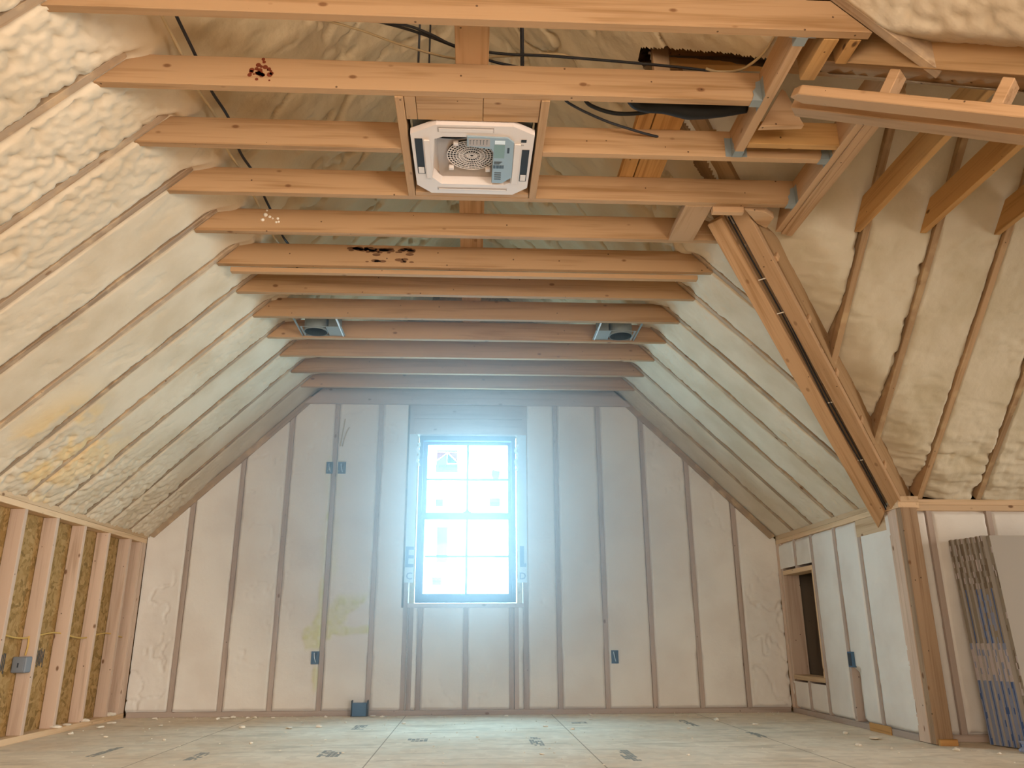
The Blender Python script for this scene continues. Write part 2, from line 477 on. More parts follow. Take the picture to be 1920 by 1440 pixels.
def slope_h(s, extra=None):
    def f(u, v):
        d = ragged(dist(u, RY), v, s)
        bay = np.floor((u - RY[0]) / SP)
        zone = fbm(u * 1.1 + bay * 7.7, v * 1.3, s + 11, 3)
        pm = sstep(.44, .58, zone)
        ex = extra(u, v) if extra is not None else 0 * u; pm = np.maximum(pm, ex)
        h = -.010 + .010 * fbm(u * 3, v * 3, s + 1) + (pm * .015 + ex * .022) * (popcorn(u, v, s) * (1 - ex) + popcorn(u, v, s + 70, 19) * ex - .38) + .003 * (1 - pm) * fbm(u * 20, v * 20, s + 5, 2)
        lumps = sstep(.60, .72, fbm(u * 7, v * 5, s + 21)) * (1 - pm)
        h = h - .012 * lumps * fbm(u * 26, v * 22, s + 22, 2)
        k = sstep(-.002, .016, d)
        h = h * k + (-.035) * (1 - k)
        # above the joists the foam runs over the rafters
        top = sstep(VH + .10, VH + .28, v + .05 * (fbm(u * 5, v * 3, s + 31) - .5))
        deck = .022 + .030 * fbm(u * 2.2 + v * 1.1, v * 2.6 - u, s + 41, 4) + .012 * fbm(u * 9 + v * 5, v * 5 - u * 4, s + 44, 3) - .03 * sstep(.05, .0, np.abs(fbm(u * 3.2 + v * 2.2, v * 2.0 - u * 1.4, s + 47, 4) - .47)) + .008 * popcorn(u, v, s + 48, 12)
        edge = .010 * np.exp(-(np.maximum(dist(u, RY), 0) / .05) ** 2)
        return h * (1 - top) + (deck + edge) * top
    return f


def popL(u, v):
    a = sstep(.75, .35, v + .25 * (fbm(u * 3, v * 3, 71) - .5)) * sstep(4.4, 4.9, u)
    b = sstep(3.75, 3.2, u) * sstep(.5, .9, v)
    return np.maximum(a, b)


def deckShade(u, v):
    return .75 * sstep(VH + .15, VH + .45, v + .2 * (fbm(u * 4, v * 4, 83) - .5))  # painted shade: the foam above the joists is tinted browner


def tintL(u, v):
    return .8 * sstep(.50, .60, fbm(u * 4, v * 5, 81)) * sstep(.95, .5, v) * sstep(5.9, 4.9, u) * sstep(4.3, 4.7, u)


NL = (ST, 0, -CT); NR = (-ST, 0, -CT)
grid('ceiling_left', np.arange(1.5, D + .03, .0125), np.arange(-.02, LS + .02, .0125),
     lambda u, v: (XL + v * CT, u, HK + v * ST), NL, slope_h(1, popL), lambda u, v: v > -1, M['foam_slope'], tintL, deckShade)
flat = lambda u, v: -.01 + .02 * fbm(u * 5, v * 5, 2)
grid('ceiling_left_rear', np.arange(-3.0, 1.56, .06), np.arange(-.02, LS + .02, .06),
     lambda u, v: (XL + v * CT, u, HK + v * ST), NL, flat, lambda u, v: v > -1, M['foam_slope'])


def keepR(u, v):
    x = XR - v * CT
    far = (u - x) >= -CFAR - .0; near = ((x + u) <= 3.945) & ((u < 2.31) | (x < 1.27))
    return far | near | (x < XR - (YW - YN) / 2)


hR0 = slope_h(3, lambda u, v: .45 * sstep(VH - .45, VH - .1, v) * sstep(5.9, 5.0, u))


def hR(u, v):
    x = XR - v * CT
    dv = np.minimum(np.where(u > YRW, (u - x + CFAR), 9), np.where(u <= YRW, (CNEAR - x - u), 9)) / 1.414
    h = hR0(u, v)
    rec = sstep(.22, .02, dv) * sstep(VH + .1, VH - .1, v)
    h = h - .07 * rec * (u > YRW)
    nr = (-.012 + .020 * (popcorn(u, v, 5, 17) - .3)) * sstep(.002, .03, ragged(np.abs(u - RY[0]) - .019, v, 6)) - .03 * (np.abs(u - RY[0]) < .016)
    nr = nr - .11 * sstep(.13, .0, (3.945 - x - u) / 1.414)
    return np.where(u < 2.6, nr, h)


grid('ceiling_right', np.arange(1.5, D + .03, .0125), np.arange(-.02, LS + .02, .0125),
     lambda u, v: (XR - v * CT, u, HK + v * ST), NR, hR, keepR, M['foam_slope'], None, deckShade)
grid('ceiling_right_rear', np.arange(-3.0, 1.56, .06), np.arange(-.02, LS + .02, .06),
     lambda u, v: (XR - v * CT, u, HK + v * ST), NR, flat, keepR, M['foam_slope'])

RXW = [2.170 + .4075 * k for k in range(0, 11)]       # rafters of the wing
LW = (YW - YN) / 2 / CT


def hW(u, v):
    s = 5
    y = YW - v * CT
    d = ragged(dist(u, RXW), v, s, .007)
    pm = sstep(.62, .35, v + .2 * (fbm(u * 3, v * 3, 91) - .5))
    rip = fbm(u * 5, v * 26, 93, 4)
    h = -.018 + .012 * fbm(u * 3, v * 3, s + 1) + pm * (.055 * (rip - .5) + .012 * popcorn(u, v, s, 18)) + .004 * fbm(u * 18, v * 18, s + 5, 2)
    mid = sstep(.50, .60, fbm(u * 2.5, v * 6, 97)) * (1 - pm)
    h = h + (.5 + .5 * pm) * .012 * (popcorn(u, v, s + 8, 11) - .5) + .010 * (fbm(u * 14, v * 16, s + 9, 3) - .5)
    h = h + mid * .032 * (fbm(u * 7, v * 24, 98, 4) - .5)
    k = sstep(-.004, .010, d); h = h * k - .05 * (1 - k)
    # hollowed beside rafters and near the valley beam
    h = h - .025 * sstep(.04, .0, d) * sstep(.58, .64, fbm(u * 3, v * 4, 99))
    dv = (u - y - CFAR) / 1.414
    h = h - .11 * sstep(.34, .05, dv + .08 * (fbm(u * 5, v * 5, 95) - .5)) * sstep(VH + .1, VH - .1, v)
    top = sstep(VH - .06, VH + .10, v)
    deck = -.05 + .05 * fbm(u * 2.4, v * 2.6, s + 41, 4)
    return h * (1 - top) + deck * top


grid('ceiling_wing', np.arange(.85, 4.4, .0125), np.arange(-.02, LW + .02, .0125),
     lambda u, v: (u, YW - v * CT, HK + v * ST), (0, -ST, -CT), hW, lambda u, v: (u - (YW - v * CT)) >= CFAR - .0, M['foam_wing'])
grid('ceiling_wing_end', np.arange(4.38, 6.45, .06), np.arange(-.02, LW + .02, .06),
     lambda u, v: (u, YW - v * CT, HK + v * ST), (0, -ST, -CT), flat, lambda u, v: v > -1, M['foam_wing'])
grid('ceiling_wing_near', np.arange(.8, 6.45, .04), np.arange(-.02, LW + .02, .04),
     lambda u, v: (u, YN + v * CT, HK + v * ST), (0, ST, -CT), flat, lambda u, v: (u + (YN + v * CT)) >= CNEAR - .0, M['foam_wing'])

# ---- back wall
STX = [-2.4877 + .407 * k for k in (0, 1, 2, 3, 4)] + [1.990 - .407 * 0 - .4075 * k for k in (4, 3, 2, 1, 0)]
STX = [-2.478, -2.072, -1.665, -1.257, -.851, .791, 1.197, 1.602, 2.010, 2.416]
STB = []                                              # studs with their pixel base positions below
BX = [-2.4877 + .407 * k for k in range(13)]
MAIN = [BX[0], BX[1], BX[2], BX[3], BX[4], BX[8], BX[9], BX[10], BX[11], BX[12]]
PZ0, PZ1 = 2.7045, 2.850                             # end joist on the gable
RK = .055                                            # rake plate depth below the slope


def slz(x):
    return HK + SL * np.minimum(x - XL, XR - x)


def hB(u, v):
    inwin = (u > -.50) & (u < .45)
    cs = MAIN + [-.558, .476]
    d = dist(u, cs)
    dw = np.minimum(np.abs(u + .558), np.abs(u - .476)) - .020
    low = v < .87
    d2 = np.where(low, np.minimum(np.minimum(np.abs(u + .443), np.abs(u - .357)), np.abs(u + .045)) - .019, 9)
    d = np.minimum(np.minimum(d, dw), d2)
    dd = ragged(d, v, 7, .009)
    dd = np.minimum(dd, ragged(v - .045, u, 8, .006))
    corner = np.maximum(sstep(-2.50, -2.58, u), sstep(2.40, 2.52, u))
    h = -.006 + .006 * fbm(u * 2, v * 2, 101) + .0012 * fbm(u * 14, v * 14, 102, 2)
    zone = sstep(.52, .62, fbm(u * 1.6, v * 1.2, 105))
    pm = np.maximum(corner * sstep(1.25, 1.0, v), zone * .5)
    cr = np.abs(fbm(u * 6 + 3, v * 4, 106, 4) - .47)
    h = h - pm * .016 * sstep(.035, .0, cr) - pm * .010 * fbm(u * 15, v * 12, 107, 2)
    ty = tintB(u, v); h = h + ty * .010 * popcorn(u, v, 119, 26)
    k = sstep(-.001, .010, dd)
    h = h * k - .03 * (1 - k)
    return h


def keepB(u, v):
    win = (u > -.60) & (u < .50) & (v > .868)
    return (~win) & (v < slz(u) - .02) & (v < PZ0 + .06)


def tintB(u, v):
    xs = BX[3]
    n = fbm(u * 11, v * 9, 111); n2 = fbm(u * 5, v * 4, 112)
    wl = .05 + .10 * sstep(.9, .62, v) + .03 * sstep(1.2, .9, v)
    left = sstep(wl, wl - .035, (xs - u) + .10 * (n - .45)) * (u < xs) * sstep(.50, .56, v + .05 * (n - .45)) * sstep(2.05, 1.6, v)
    right = sstep(.16, .10, np.abs(u - xs - .02 - (v - .70) * .75) + .14 * (n - .4)) * (u > xs) * sstep(.58, .64, v) * sstep(1.02, .92, v)
    band = sstep(.045, .02, np.abs(v - .665 - (u - xs) * .06) + .05 * (n - .45)) * (u > xs) * (u < xs + .40)
    up = .35 * sstep(.11, .04, np.abs(u - xs) + .10 * (n2 - .4)) * sstep(2.3, 2.1, v) * sstep(1.0, 1.2, v)
    low = sstep(.06, .03, np.abs(u - xs + .03) + .06 * (n - .4)) * sstep(.41, .36, v) * sstep(.16, .24, v)
    return np.clip(np.maximum.reduce([left, right, band, up, low]), 0, 1) * (.6 + .4 * sstep(.40, .60, fbm(u * 30, v * 24, 118, 3)))


grid('wall_back', np.arange(XL, XR + .01, .0125), np.arange(.03, 2.80, .0125),
     lambda u, v: (u, u * 0 + D, v), (0, -1, 0), hB, keepB, M['foam_wall'], tintB)
# sheathing right behind the studs of the gable, open at the window
bm = bmesh.new()
for lo, hi in (((-3.2, D + .14, 0), (WX0, D + .17, 4.3)), ((WX1, D + .14, 0), (3.2, D + .17, 4.3)), ((WX0, D + .14, 0), (WX1, D + .17, WZ0)), ((WX0, D + .14, WZ1), (WX1, D + .17, 4.3))):
    bmbox(bm, lo, hi)
S(from_bm('wall_back_sheathing', bm, OS))

# ---- left knee wall: strand board behind open studs
S(box('wall_left', (XL - .125, -3.0, 0), (XL - .095, D + .14, HK + .05), OS, bev=0))
# ---- right knee wall foam, with the access opening
OY0, OY1, OZ0, OZ1 = 6.462, 7.065, .308, 1.135
RST = [6.421, 5.990, 5.600]                    # studs of the right knee wall


def hK(u, v):
    d = dist(u, RST); crip = np.where((v > OZ1) | (v < OZ0), np.abs(u - 6.77) - .019, 9)
    d = np.minimum(d, crip)
    dd = ragged(d, v, 13, .008)
    dd = np.minimum(dd, ragged(HK - .080 - v, u, 14, .008)); dd = np.minimum(dd, ragged(v - .045, u, 15, .010))
    h = -.005 + .008 * fbm(u * 3, v * 3, 121) + .002 * fbm(u * 14, v * 14, 122, 2)
    pm = sstep(5.62, 5.5, u) * sstep(.62, .5, v) + sstep(.5, .6, fbm(u * 2.4, v * 2, 125)) * .4
    h = h + pm * .014 * (fbm(u * 8, v * 20, 126) - .5)
    gouge = sstep(.10, .05, np.abs(u - 5.93) + .08 * (fbm(u * 6, v * 7, 127) - .5)) * sstep(.42, .36, v)
    k = sstep(-.001, .012, dd)
    return (h * k - .03 * (1 - k)) - .05 * gouge


grid('wall_right', np.arange(5.15, D + .01, .0125), np.arange(.03, HK - .04, .0125),
     lambda u, v: (u * 0 + XR, u, v), (-1, 0, 0), hK,
     lambda u, v: ~((u > OY0 - .05) & (v > OZ0 - .045) & (v < OZ1 + .045)), M['foam_wall'])
# the dark eaves space seen through the opening
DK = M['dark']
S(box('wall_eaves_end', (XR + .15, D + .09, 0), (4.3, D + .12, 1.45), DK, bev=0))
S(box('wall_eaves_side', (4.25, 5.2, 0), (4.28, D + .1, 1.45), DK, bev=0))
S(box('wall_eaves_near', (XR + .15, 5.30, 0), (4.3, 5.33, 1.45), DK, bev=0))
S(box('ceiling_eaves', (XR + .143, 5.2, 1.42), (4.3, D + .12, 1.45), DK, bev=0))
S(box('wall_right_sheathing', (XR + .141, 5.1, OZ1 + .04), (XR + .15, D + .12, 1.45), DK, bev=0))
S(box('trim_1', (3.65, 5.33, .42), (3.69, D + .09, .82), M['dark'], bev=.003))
S(box('wall_right_rear', (XR, -3.0, 0), (XR + .05, YN, HK + .03), M['foam_wall'], bev=0))
S(box('wall_wing_near', (XR, YN - .05, 0), (6.4, YN, HK + .03), M['foam_wall'], bev=0))

# ---- wing wall
WST = [2.945, 3.0, 3.41, 3.818, 4.225]
WSX = [3.035, 3.445, 3.852, 4.26]


def hG(u, v):
    d = dist(u, WSX); dd = ragged(d, v, 23, .008)
    dd = np.minimum(dd, ragged(HK - .082 - v, u, 24, .008)); dd = np.minimum(dd, ragged(v - .045, u, 25, .01))
    h = -.006 + .008 * fbm(u * 3, v * 3, 131) + .003 * fbm(u * 14, v * 14, 132, 2)
    k = sstep(-.001, .012, dd); return h * k - .03 * (1 - k)


grid('wall_wing', np.arange(XR + .06, 4.5, .0125), np.arange(.03, HK - .04, .0125),
     lambda u, v: (u, u * 0 + YW, v), (0, -1, 0), hG, lambda u, v: v > -1, M['foam_wall'])
S(box('wall_wing_end', (4.45, YW - .0, 0), (6.4, YW + .05, HK + .03), M['foam_wall'], bev=0))
S(box('wall_wing_sheathing', (XR + .15, YW + .145, 0), (4.6, YW + .16, HK + .03), OS, bev=0))

# ================================================================== ceiling joists
JH, JT = .140, .038
XCL = XL + (H - HK) / SL; XCR = XR - (H - HK) / SL


def joist(y0, xl, xr, lcut, rcut, h=JH):
    a = xl + (h / SL if lcut else 0); b = xr - (h / SL if rcut else 0)
    mid = xl
    return prism('ceiling_joist', [(0, 0), (xr - mid, 0), (b - mid, h), (a - mid, h)], JT, (mid, y0 + JT, H), (1, 0, 0), (0, 0, 1), M['joist'])


JY = [J2 + SP * (k - 2) for k in range(0, 13)]        # JY[k] = front of joist k
jl = {
    1: 'frontmost wide ceiling joist cropped by the top edge',
    2: 'second ceiling joist from the front with a dark red resin blotch',
    4: 'ceiling joist directly behind the ceiling unit, ending in a hanger',
    5: 'ceiling joist with pale foam dabs, first behind the one carrying the unit',
    6: 'ceiling joist with a long dark stain and a second strip below',
    7: 'ceiling joist right behind the dark stained one',
    8: 'ceiling joist just in front of the two steel light cans',
    9: 'ceiling joist just behind the two steel light cans',
    10: 'third ceiling joist from the gable end board',
    11: 'second ceiling joist from the gable end board',
    12: 'ceiling joist nearest to the gable end board'}
AX0, AX1 = -.343, .305                               # outer faces of the trimmers beside the unit
HX1, HX2 = 1.195, 1.662                              # left faces of the two headers
for k in range(1, 13):
    if k == 3:
        T(joist(JY[3], XCL, AX0, True, False), 'shortened ceiling joist butting against the left side of the unit', 'joist', 'ceiling joists')
        T(joist(JY[3], AX1, HX2, False, False), 'shortened ceiling joist from the unit to the right header', 'joist', 'ceiling joists')
        continue
    xr, rc = {2: (HX1, False), 4: (HX2, False)}.get(k, (XCR, True))
    o = joist(JY[k], XCL, xr, True, rc)
    T(o, jl[k], 'joist', 'ceiling joists')
    if k == 2:
        bm = bmesh.new(); rnd = random.Random(3)
        for i in range(26):
            x = .60 + rnd.gauss(.06, .022); z = .072 + rnd.gauss(0, .018); r = rnd.uniform(.004, .012)
            bmesh.ops.create_circle(bm, cap_ends=True, radius=r, segments=9, matrix=Matrix.Translation((x, z, JT + .0008)))
        p = from_bm('resin_stain', bm, M['stain'], WM[o.name], o); p['label'] = 'dark red resin blotch'
    if k == 6:
        bm = bmesh.new(); rnd = random.Random(5)
        for i in range(46):
            x = .78 + rnd.random() * .40; z = rnd.choice([.10, .105, .11, .035]) + rnd.gauss(0, .008); r = rnd.uniform(.006, .016)
            if z < .06: x = .88 + rnd.random() * .3
            bmesh.ops.create_circle(bm, cap_ends=True, radius=r, segments=8, matrix=Matrix.Translation((x, z, JT + .0008)) @ Matrix.Diagonal((1.8, .7, 1, 1)))
        p = from_bm('water_stain', bm, M['stainsoft'], WM[o.name], o); p['label'] = 'long dark brown stain'
    if k == 5:
        bm = bmesh.new(); rnd = random.Random(8)
        for i in range(9):
            bmesh.ops.create_icosphere(bm, subdivisions=2, radius=rnd.uniform(.005, .012), matrix=Matrix.Translation((.36 + rnd.random() * .10, .05 + rnd.random() * .08, JT)))
        p = from_bm('foam_dab', bm, M['chip'], WM[o.name], o, True); p['label'] = 'pale dabs of foam'
T(prism('furring_strip', [(0, 0), (2.86, 0), (2.86, .030), (0, .030)], .038, (XCL + .07, JY[6] + .085, H - .028), (1, 0, 0), (0, 0, 1), M['joist']),
  'thin wood strip hung just below the dark stained joist', 'strip')
T(prism('end_plate', [(0, 0), (3.06, 0), (2.90, PZ1 - PZ0), (.16, PZ1 - PZ0)], .038, (-1.57, D, PZ0), (1, 0, 0), (0, 0, 1), M['stud']),
  'horizontal board across the gable wall above the window header', 'board')

# ---- rafters
for k, y in enumerate(RY):
    o = prism('rafter', [(0, 0), (LS - .02, 0), (LS - .02, .235), (0, .235)], .038, (XL, y + .019, HK), (CT, 0, ST), (-ST, 0, CT), M['raft'])
    T(o, '%s rafter of the left foam slope counted from the gable wall' % ORD[len(RY) - 1 - k], 'rafter', 'rafters of the left slope')
kk = 0
for k in reversed(range(len(RY))):
    y = RY[k]
    # cut at the valley beams
    v0 = 0.0
    if YRW < y < YW + .12: v0 = (XR - (y + CFAR) + .06) / CT
    elif YN < y <= YRW: v0 = (XR - (CNEAR - y) + .05) / CT
    if v0 > LS - .3: v0 = LS - 1.2
    o = prism('rafter', [(v0, 0), (LS - .02, 0), (LS - .02, .235), (v0, .235)], .038, (XR, y - .019, HK), (-CT, 0, ST), (ST, 0, CT), M['raft'])
    lab = '%s rafter of the right foam slope counted from the gable wall' % ORD[kk]
    if y < 2.6: lab = 'short rafter meeting the near valley beam at the top right'
    if y < 2.6 or y > 3.7: T(o, lab, 'rafter', 'rafters of the right slope')
    else: T(o, '%s rafter of the right foam slope, running up above the headers' % ORD[kk], 'rafter', 'rafters of the right slope')
    kk += 1
T(prism('ridge_board', [(0, 0), (8.6, 0), (8.6, .2), (0, .2)], .038, (XRIDGE + .019, -1.4, ZRIDGE - .0), (0, 1, 0), (0, 0, 1), M['raft']), 'ridge board at the peak above the ceiling joists', 'board')
WV = (H - HK) / ST
for k, x in enumerate(RXW):
    if x > 4.3: break
    y0 = 0
    vtop = min(LW, (YW - (x - CFAR)) / CT + .0) if x < XR else 0
    v0 = max(0, (YW - (x - CFAR) + .07) / CT) if x < XR else 0
    o = prism('wing_rafter', [(v0, 0), (LW - .02, 0), (LW - .02, .235), (v0, .235)], .038, (x + .019, YW, HK), (0, -CT, ST), (0, ST, CT), M['wraft'])
    T(o, ['jack rafter of the right foam slope landing highest on the valley beam', 'jack rafter of the right foam slope landing lower on the valley beam',
          'first full rafter of the right foam slope beside the valley post', 'rafter of the right foam slope above the drywall stack',
          'rafter of the right foam slope against the right picture edge', 'last rafter of the right foam slope beyond the drywall stack'][k], 'rafter', 'rafters of the wing')

# ---- wing ceiling joists running away from the camera
for k, x in enumerate((2.10, 2.475, 2.90, 3.30, 3.70)):
    ya = max(CNEAR - x + .12, YN + (H - HK) / SL); yb = YW - (H - HK) / SL
    o = prism('wing_joist', [(0, 0), (yb - ya, 0), (yb - ya - .14 / SL, .14), (0, .14)], .038, (x, ya, H), (0, 1, 0), (0, 0, 1), M['amber'])
    T(o, 'amber wing joist, %s to the right of the triple header' % ORD[k], 'joist', 'joists of the side wing')

# ================================================================== headers and hangers
hd = empty('triple_header', (HX2 + .057, 3.3, H))
T(hd, 'triple board header running back to the head of the valley beam', 'header')
for i in range(3):
    x = HX2 + .038 * i
    prism('ply', [(0, 0), (3.84 - 2.62, 0), (3.84 - 2.62 - .14, .14), (0, .14)], .0365, (x, 2.62 + i * .02, H - [0, .004, 0][i]), (0, 1, 0), (0, 0, 1), M['furr'], hd)
T(prism('header_beam', [(0, 0), (JY[3] - JY[1] - .038, 0), (JY[3] - JY[1] - .038, .14), (0, .14)], .042, (HX1, JY[1] + .038, H), (0, 1, 0), (0, 0, 1), M['furr']),
  'short header with a steel hanger at both ends, right of the second joist', 'header')


def hanger(name, M_, label, dark=False):
    """U-shaped joist hanger: local X into the joist, Y across it, Z up"""
    bm = bmesh.new()
    w_, hgt, ln, t = .042, .10, .045, .0015
    bmbox(bm, (0, -w_ / 2 - t, -t), (ln, w_ / 2 + t, 0))
    for s in (-1, 1):
        y0 = s * w_ / 2
        # ragged upper outline of the side plate
        vs = [(0, 0), (ln, 0), (ln * .8, hgt * .25), (ln * .85, hgt * .45), (ln * .55, hgt * .62), (ln * .5, hgt * .9), (0, hgt)]
        a = [bm.verts.new((x, y0, z)) for x, z in vs]; b = [bm.verts.new((x, y0 + s * t, z)) for x, z in vs]
        bm.faces.new(a); bm.faces.new(b[::-1])
        for i in range(len(vs)): bm.faces.new((a[i], a[(i + 1) % len(vs)], b[(i + 1) % len(vs)], b[i]))
        bmbox(bm, (.0005, y0 + t if s > 0 else y0 - .03, 0), (.002, y0 + .03 if s > 0 else y0 - t, hgt))
    bmesh.ops.recalc_face_normals(bm, faces=bm.faces)
    for nx, nz in ((.012, .03), (.03, .02), (.014, .07)):
        bmesh.ops.create_uvsphere(bm, u_segments=8, v_segments=5, radius=.003, matrix=Matrix.Translation((nx, -w_ / 2 - t, nz)))
    o = from_bm(name, bm, M['galv'], M_)
    return T(o, label, 'joist hanger', 'steel joist hangers')


hanger('joist_hanger', frame((HX1, JY[2] + .019, H), (-1, 0, 0), (0, -1, 0)) , 'steel hanger at the right end of the resin stained joist')
hanger('joist_hanger', frame((HX1 + .021, JY[3], H), (0, -1, 0), (1, 0, 0)), 'steel hanger under the far end of the short header')
hanger('joist_hanger', frame((HX1 + .021, JY[1] + .038, H), (0, 1, 0), (-1, 0, 0)), 'steel hanger under the near end of the short header')
hanger('joist_hanger', frame((HX2, JY[3] + .019, H), (-1, 0, 0), (0, -1, 0)), 'steel hanger on the triple header, nearer of its two')
hanger('joist_hanger', frame((HX2, JY[4] + .019, H), (-1, 0, 0), (0, -1, 0)), 'steel hanger on the triple header, farther of its two')
T(box('blocking_board', (HX1 + .045, 3.035, H + .004), (HX2 + .02, 3.073, H + .125), M['amber']), 'amber board with a knot between the short and the triple header', 'board')
T(prism('gusset_board', [(0, 0), (.20, .012), (.135, .19), (.12, .20)], .03, (1.243, 2.93, 2.757), (1, 0, 0), (0, 0, 1), M['furr']), 'triangular board beside the near valley beam head', 'board')
for i, (x, yb, lb) in enumerate(((1.30, 2.60, 'left'), (1.40, 2.50, 'right'))):
    T(prism('amber_joist', [(0, 0), (yb - 2.37, 0), (yb - 2.37, .17), (0, .17)], .06 if i == 0 else .045, (x, 2.37, H), (0, 1, 0), (0, 0, 1), M['amber']),
      'dark amber stub joist right of the short header, the %s' % ('one touching it' if i == 0 else 'outer one'), 'joist')
T(box('flat_block', (1.09, JY[4] + .038, H - .002), (1.232, JY[5] + .012, H + .036), M['furr']), 'flat board bridging the two joists left of the valley head', 'board')
T(prism('clipped_block', [(0, 0), (.125, .03), (.19, .085), (.19, .20), (.12, .15)], .036, (1.407, 3.60, H - .002), (1, 0, 0), (0, 1, 0), M['furr'], bev=.002), 'clipped flat block right of the valley head', 'board')
T(box('cleat', (1.235, JY[4] + .04, H - .03), (1.40, JY[4] + .075, H + .01), M['furr']), 'small wooden cleat over the head of the valley beam', 'board')

# ================================================================== valley beams
n1 = Vector((1, -1, 0)).normalized()
A0 = Vector((1.381, 3.734, 2.803)); B0 = Vector((2.79, 5.143, 1.379)); b1 = (B0 - A0).normalized(); m1 = b1.cross(n1)
if m1.z < 0: m1 = -m1
# laminated beam above (vertical, 45 degrees in plan)
zc = Vector((0, 0, 1))
top = A0 - b1 * .9; Lb = (B0 - A0).length
bv = Vector((b1.x, b1.y, b1.z))
updir = (zc - b1 * zc.dot(b1)).normalized()
O = top - n1 * .125 + updir * .062
lv = prism('valley_beam', [(0, 0), (Lb + .95, 0), (Lb + .95, .30), (0, .30)], .215, O, b1, updir, M['lvl'], t0=0 if b1.cross(updir).dot(n1) > 0 else -.215)
T(lv, 'deep laminated valley beam behind the paired strips, right of the corner post', 'beam')


def strip(name, poly, O, X, Y, thick_dir, label, grp, t=.038, mat=None):
    X = Vector(X); Y = Vector(Y); Z = X.cross(Y); s = 1 if Z.dot(Vector(thick_dir)) > 0 else -1
    o = prism(name, poly, t, O, X, Y, mat or M['furr'], t0=0 if s > 0 else -t, bev=.003)
    return T(o, label, 'strip', grp)


strip('valley_strip', [(.012, -.147), (0, -.052), (2.408, -.030), (2.555, -.125)], A0, b1, n1, updir, 'left strip under the far valley beam with a pointed lower end', 'strips under the far valley beam')
strip('valley_strip', [(-.006, 0), (0, .088), (2.57, .100), (2.48, .018)], A0, b1, n1, updir, 'right strip under the far valley beam, reaching the corner post', 'strips under the far valley beam')
for i, s in enumerate((.35, .80, 1.22, 1.62, 2.02, 2.38)):
    P = A0 + b1 * s + n1 * .082 + updir * .038
    strip('spacer_block', [(0, 0), (.035, 0), (.035, .05), (0, .05)], P, b1, updir, n1, '%s small spacer block down the right side of the far valley beam' % ORD[i], 'spacer blocks', .018)
    P = A0 + b1 * s - n1 * .14 + updir * .038
bm = bmesh.new()
pts = lambda off, z: [A0 + b1 * s + n1 * (off + .004 * math.sin(s * 5 + off * 90)) + updir * (z + .01 * math.sin(s * 3.0)) for s in np.linspace(.02, 2.5, 12)]
for i, (off, z) in enumerate(((-.027, .026), (-.013, .034))):
    T(tube('valley_cable', pts(off, z), .0045, M['darkcable']), 'dark cable tucked between the valley strips, %s of two' % ('left' if i == 0 else 'right'), 'cable')
for i, s in enumerate((.45, .70, 1.42, 1.93)):
    P = A0 + b1 * s + n1 * (-.051) + updir * .022
    strip('cable_staple', [(0, 0), (.008, 0), (.008, .05), (0, .05)], P, b1, n1, updir, '%s pale staple across the cables of the far valley beam' % ORD[i], 'cable staples', .004, M['chip'])

# near valley
n2 = Vector((1, 1, 0)).normalized(); b2 = Vector((.591, -.591, -.549)).normalized(); E0 = Vector((1.355, 2.475, 2.583))
up2 = (zc - b2 * zc.dot(b2)).normalized()
strip('valley_strip', [(-.150, 0), (-.205, .040), (-.170, .086), (2.2, .086), (2.2, 0)], E0, b2, n2, up2, 'front strip under the near valley beam with a pointed end', 'strips under the near valley beam', .04)
strip('valley_strip', [(-.25, .137), (-.27, .222), (2.2, .222), (2.2, .137)], E0, b2, n2, up2, 'rear strip under the near valley beam', 'strips under the near valley beam', .04)
cL = 3.945
Pl = Vector((1.583, cL - 1.583, 2.640))
lv2 = prism('valley_beam', [(-.55, 0), (2.1, 0), (2.1, .30), (-.55, .30)], .133, Pl - b2 * .05, b2, up2, M['lvl'], t0=0 if b2.cross(up2).dot(n2) > 0 else -.133)
T(lv2, 'laminated near valley beam under the popcorn foam at the top right', 'beam')
for i, s in enumerate((.165, .555, .95)):
    P = E0 + b2 * s + n2 * .01 + up2 * .040
    strip('hanging_block', [(0, 0), (.04, 0), (.04, .095), (0, .095)], P, b2, up2, n2, ['short hanging block at the head of the near valley strips', 'short hanging block farther down the near valley strips', 'short hanging block at the far right of the near valley strips'][i], 'hanging blocks', .07)

# ---- wing ridge and stray framing above the joists
T(prism('wing_ridge_board', [(0, 0), (5.4, 0), (5.4, .16), (0, .16)], .038, (.88, YRW + .03, ZRW - .06), (1, 0, 0), (0, 0, 1), M['amber']), 'amber ridge board of the wing in a hollow of the foam', 'board')
T(box('ridge_post', (.855, YRW - .05, 3.10), (.935, YRW - .012, ZRW + .05), M['furr']), 'short post at the end of the wing ridge board', 'post')
T(box('strongback', (-.092, 1.9, H + JH), (.046, 6.9, H + JH + .038), M['furr']), 'flat board laid lengthwise over the middle of the joists', 'board')
tw = empty('twin_plank', (.85, 3.1, H + JH)); T(tw, 'pair of amber planks lying over the joists right of the unit', 'plank')
box('plank', (.742, 2.79, H + JH), (.814, 3.80, H + JH + .038), M['amber'], tw)
box('plank', (.820, 2.79, H + JH), (.958, 3.80, H + JH + .038), M['amber'], tw)
for i, (x0, x1) in enumerate(((1.02, 1.07), (1.13, 1.20))):
    T(prism('raking_brace', [(0, 0), (.75, 0), (.75, .06), (0, .06)], .038, (x0, 3.30, 2.92), (.0 + .25 * i, .62, .55), (0, -.55, .62), M['amber']), 'dark brace rising into the roof, %s of the two above the hanger' % ('left' if i == 0 else 'right'), 'brace')

# ================================================================== gable wall framing
SD = M['stud']


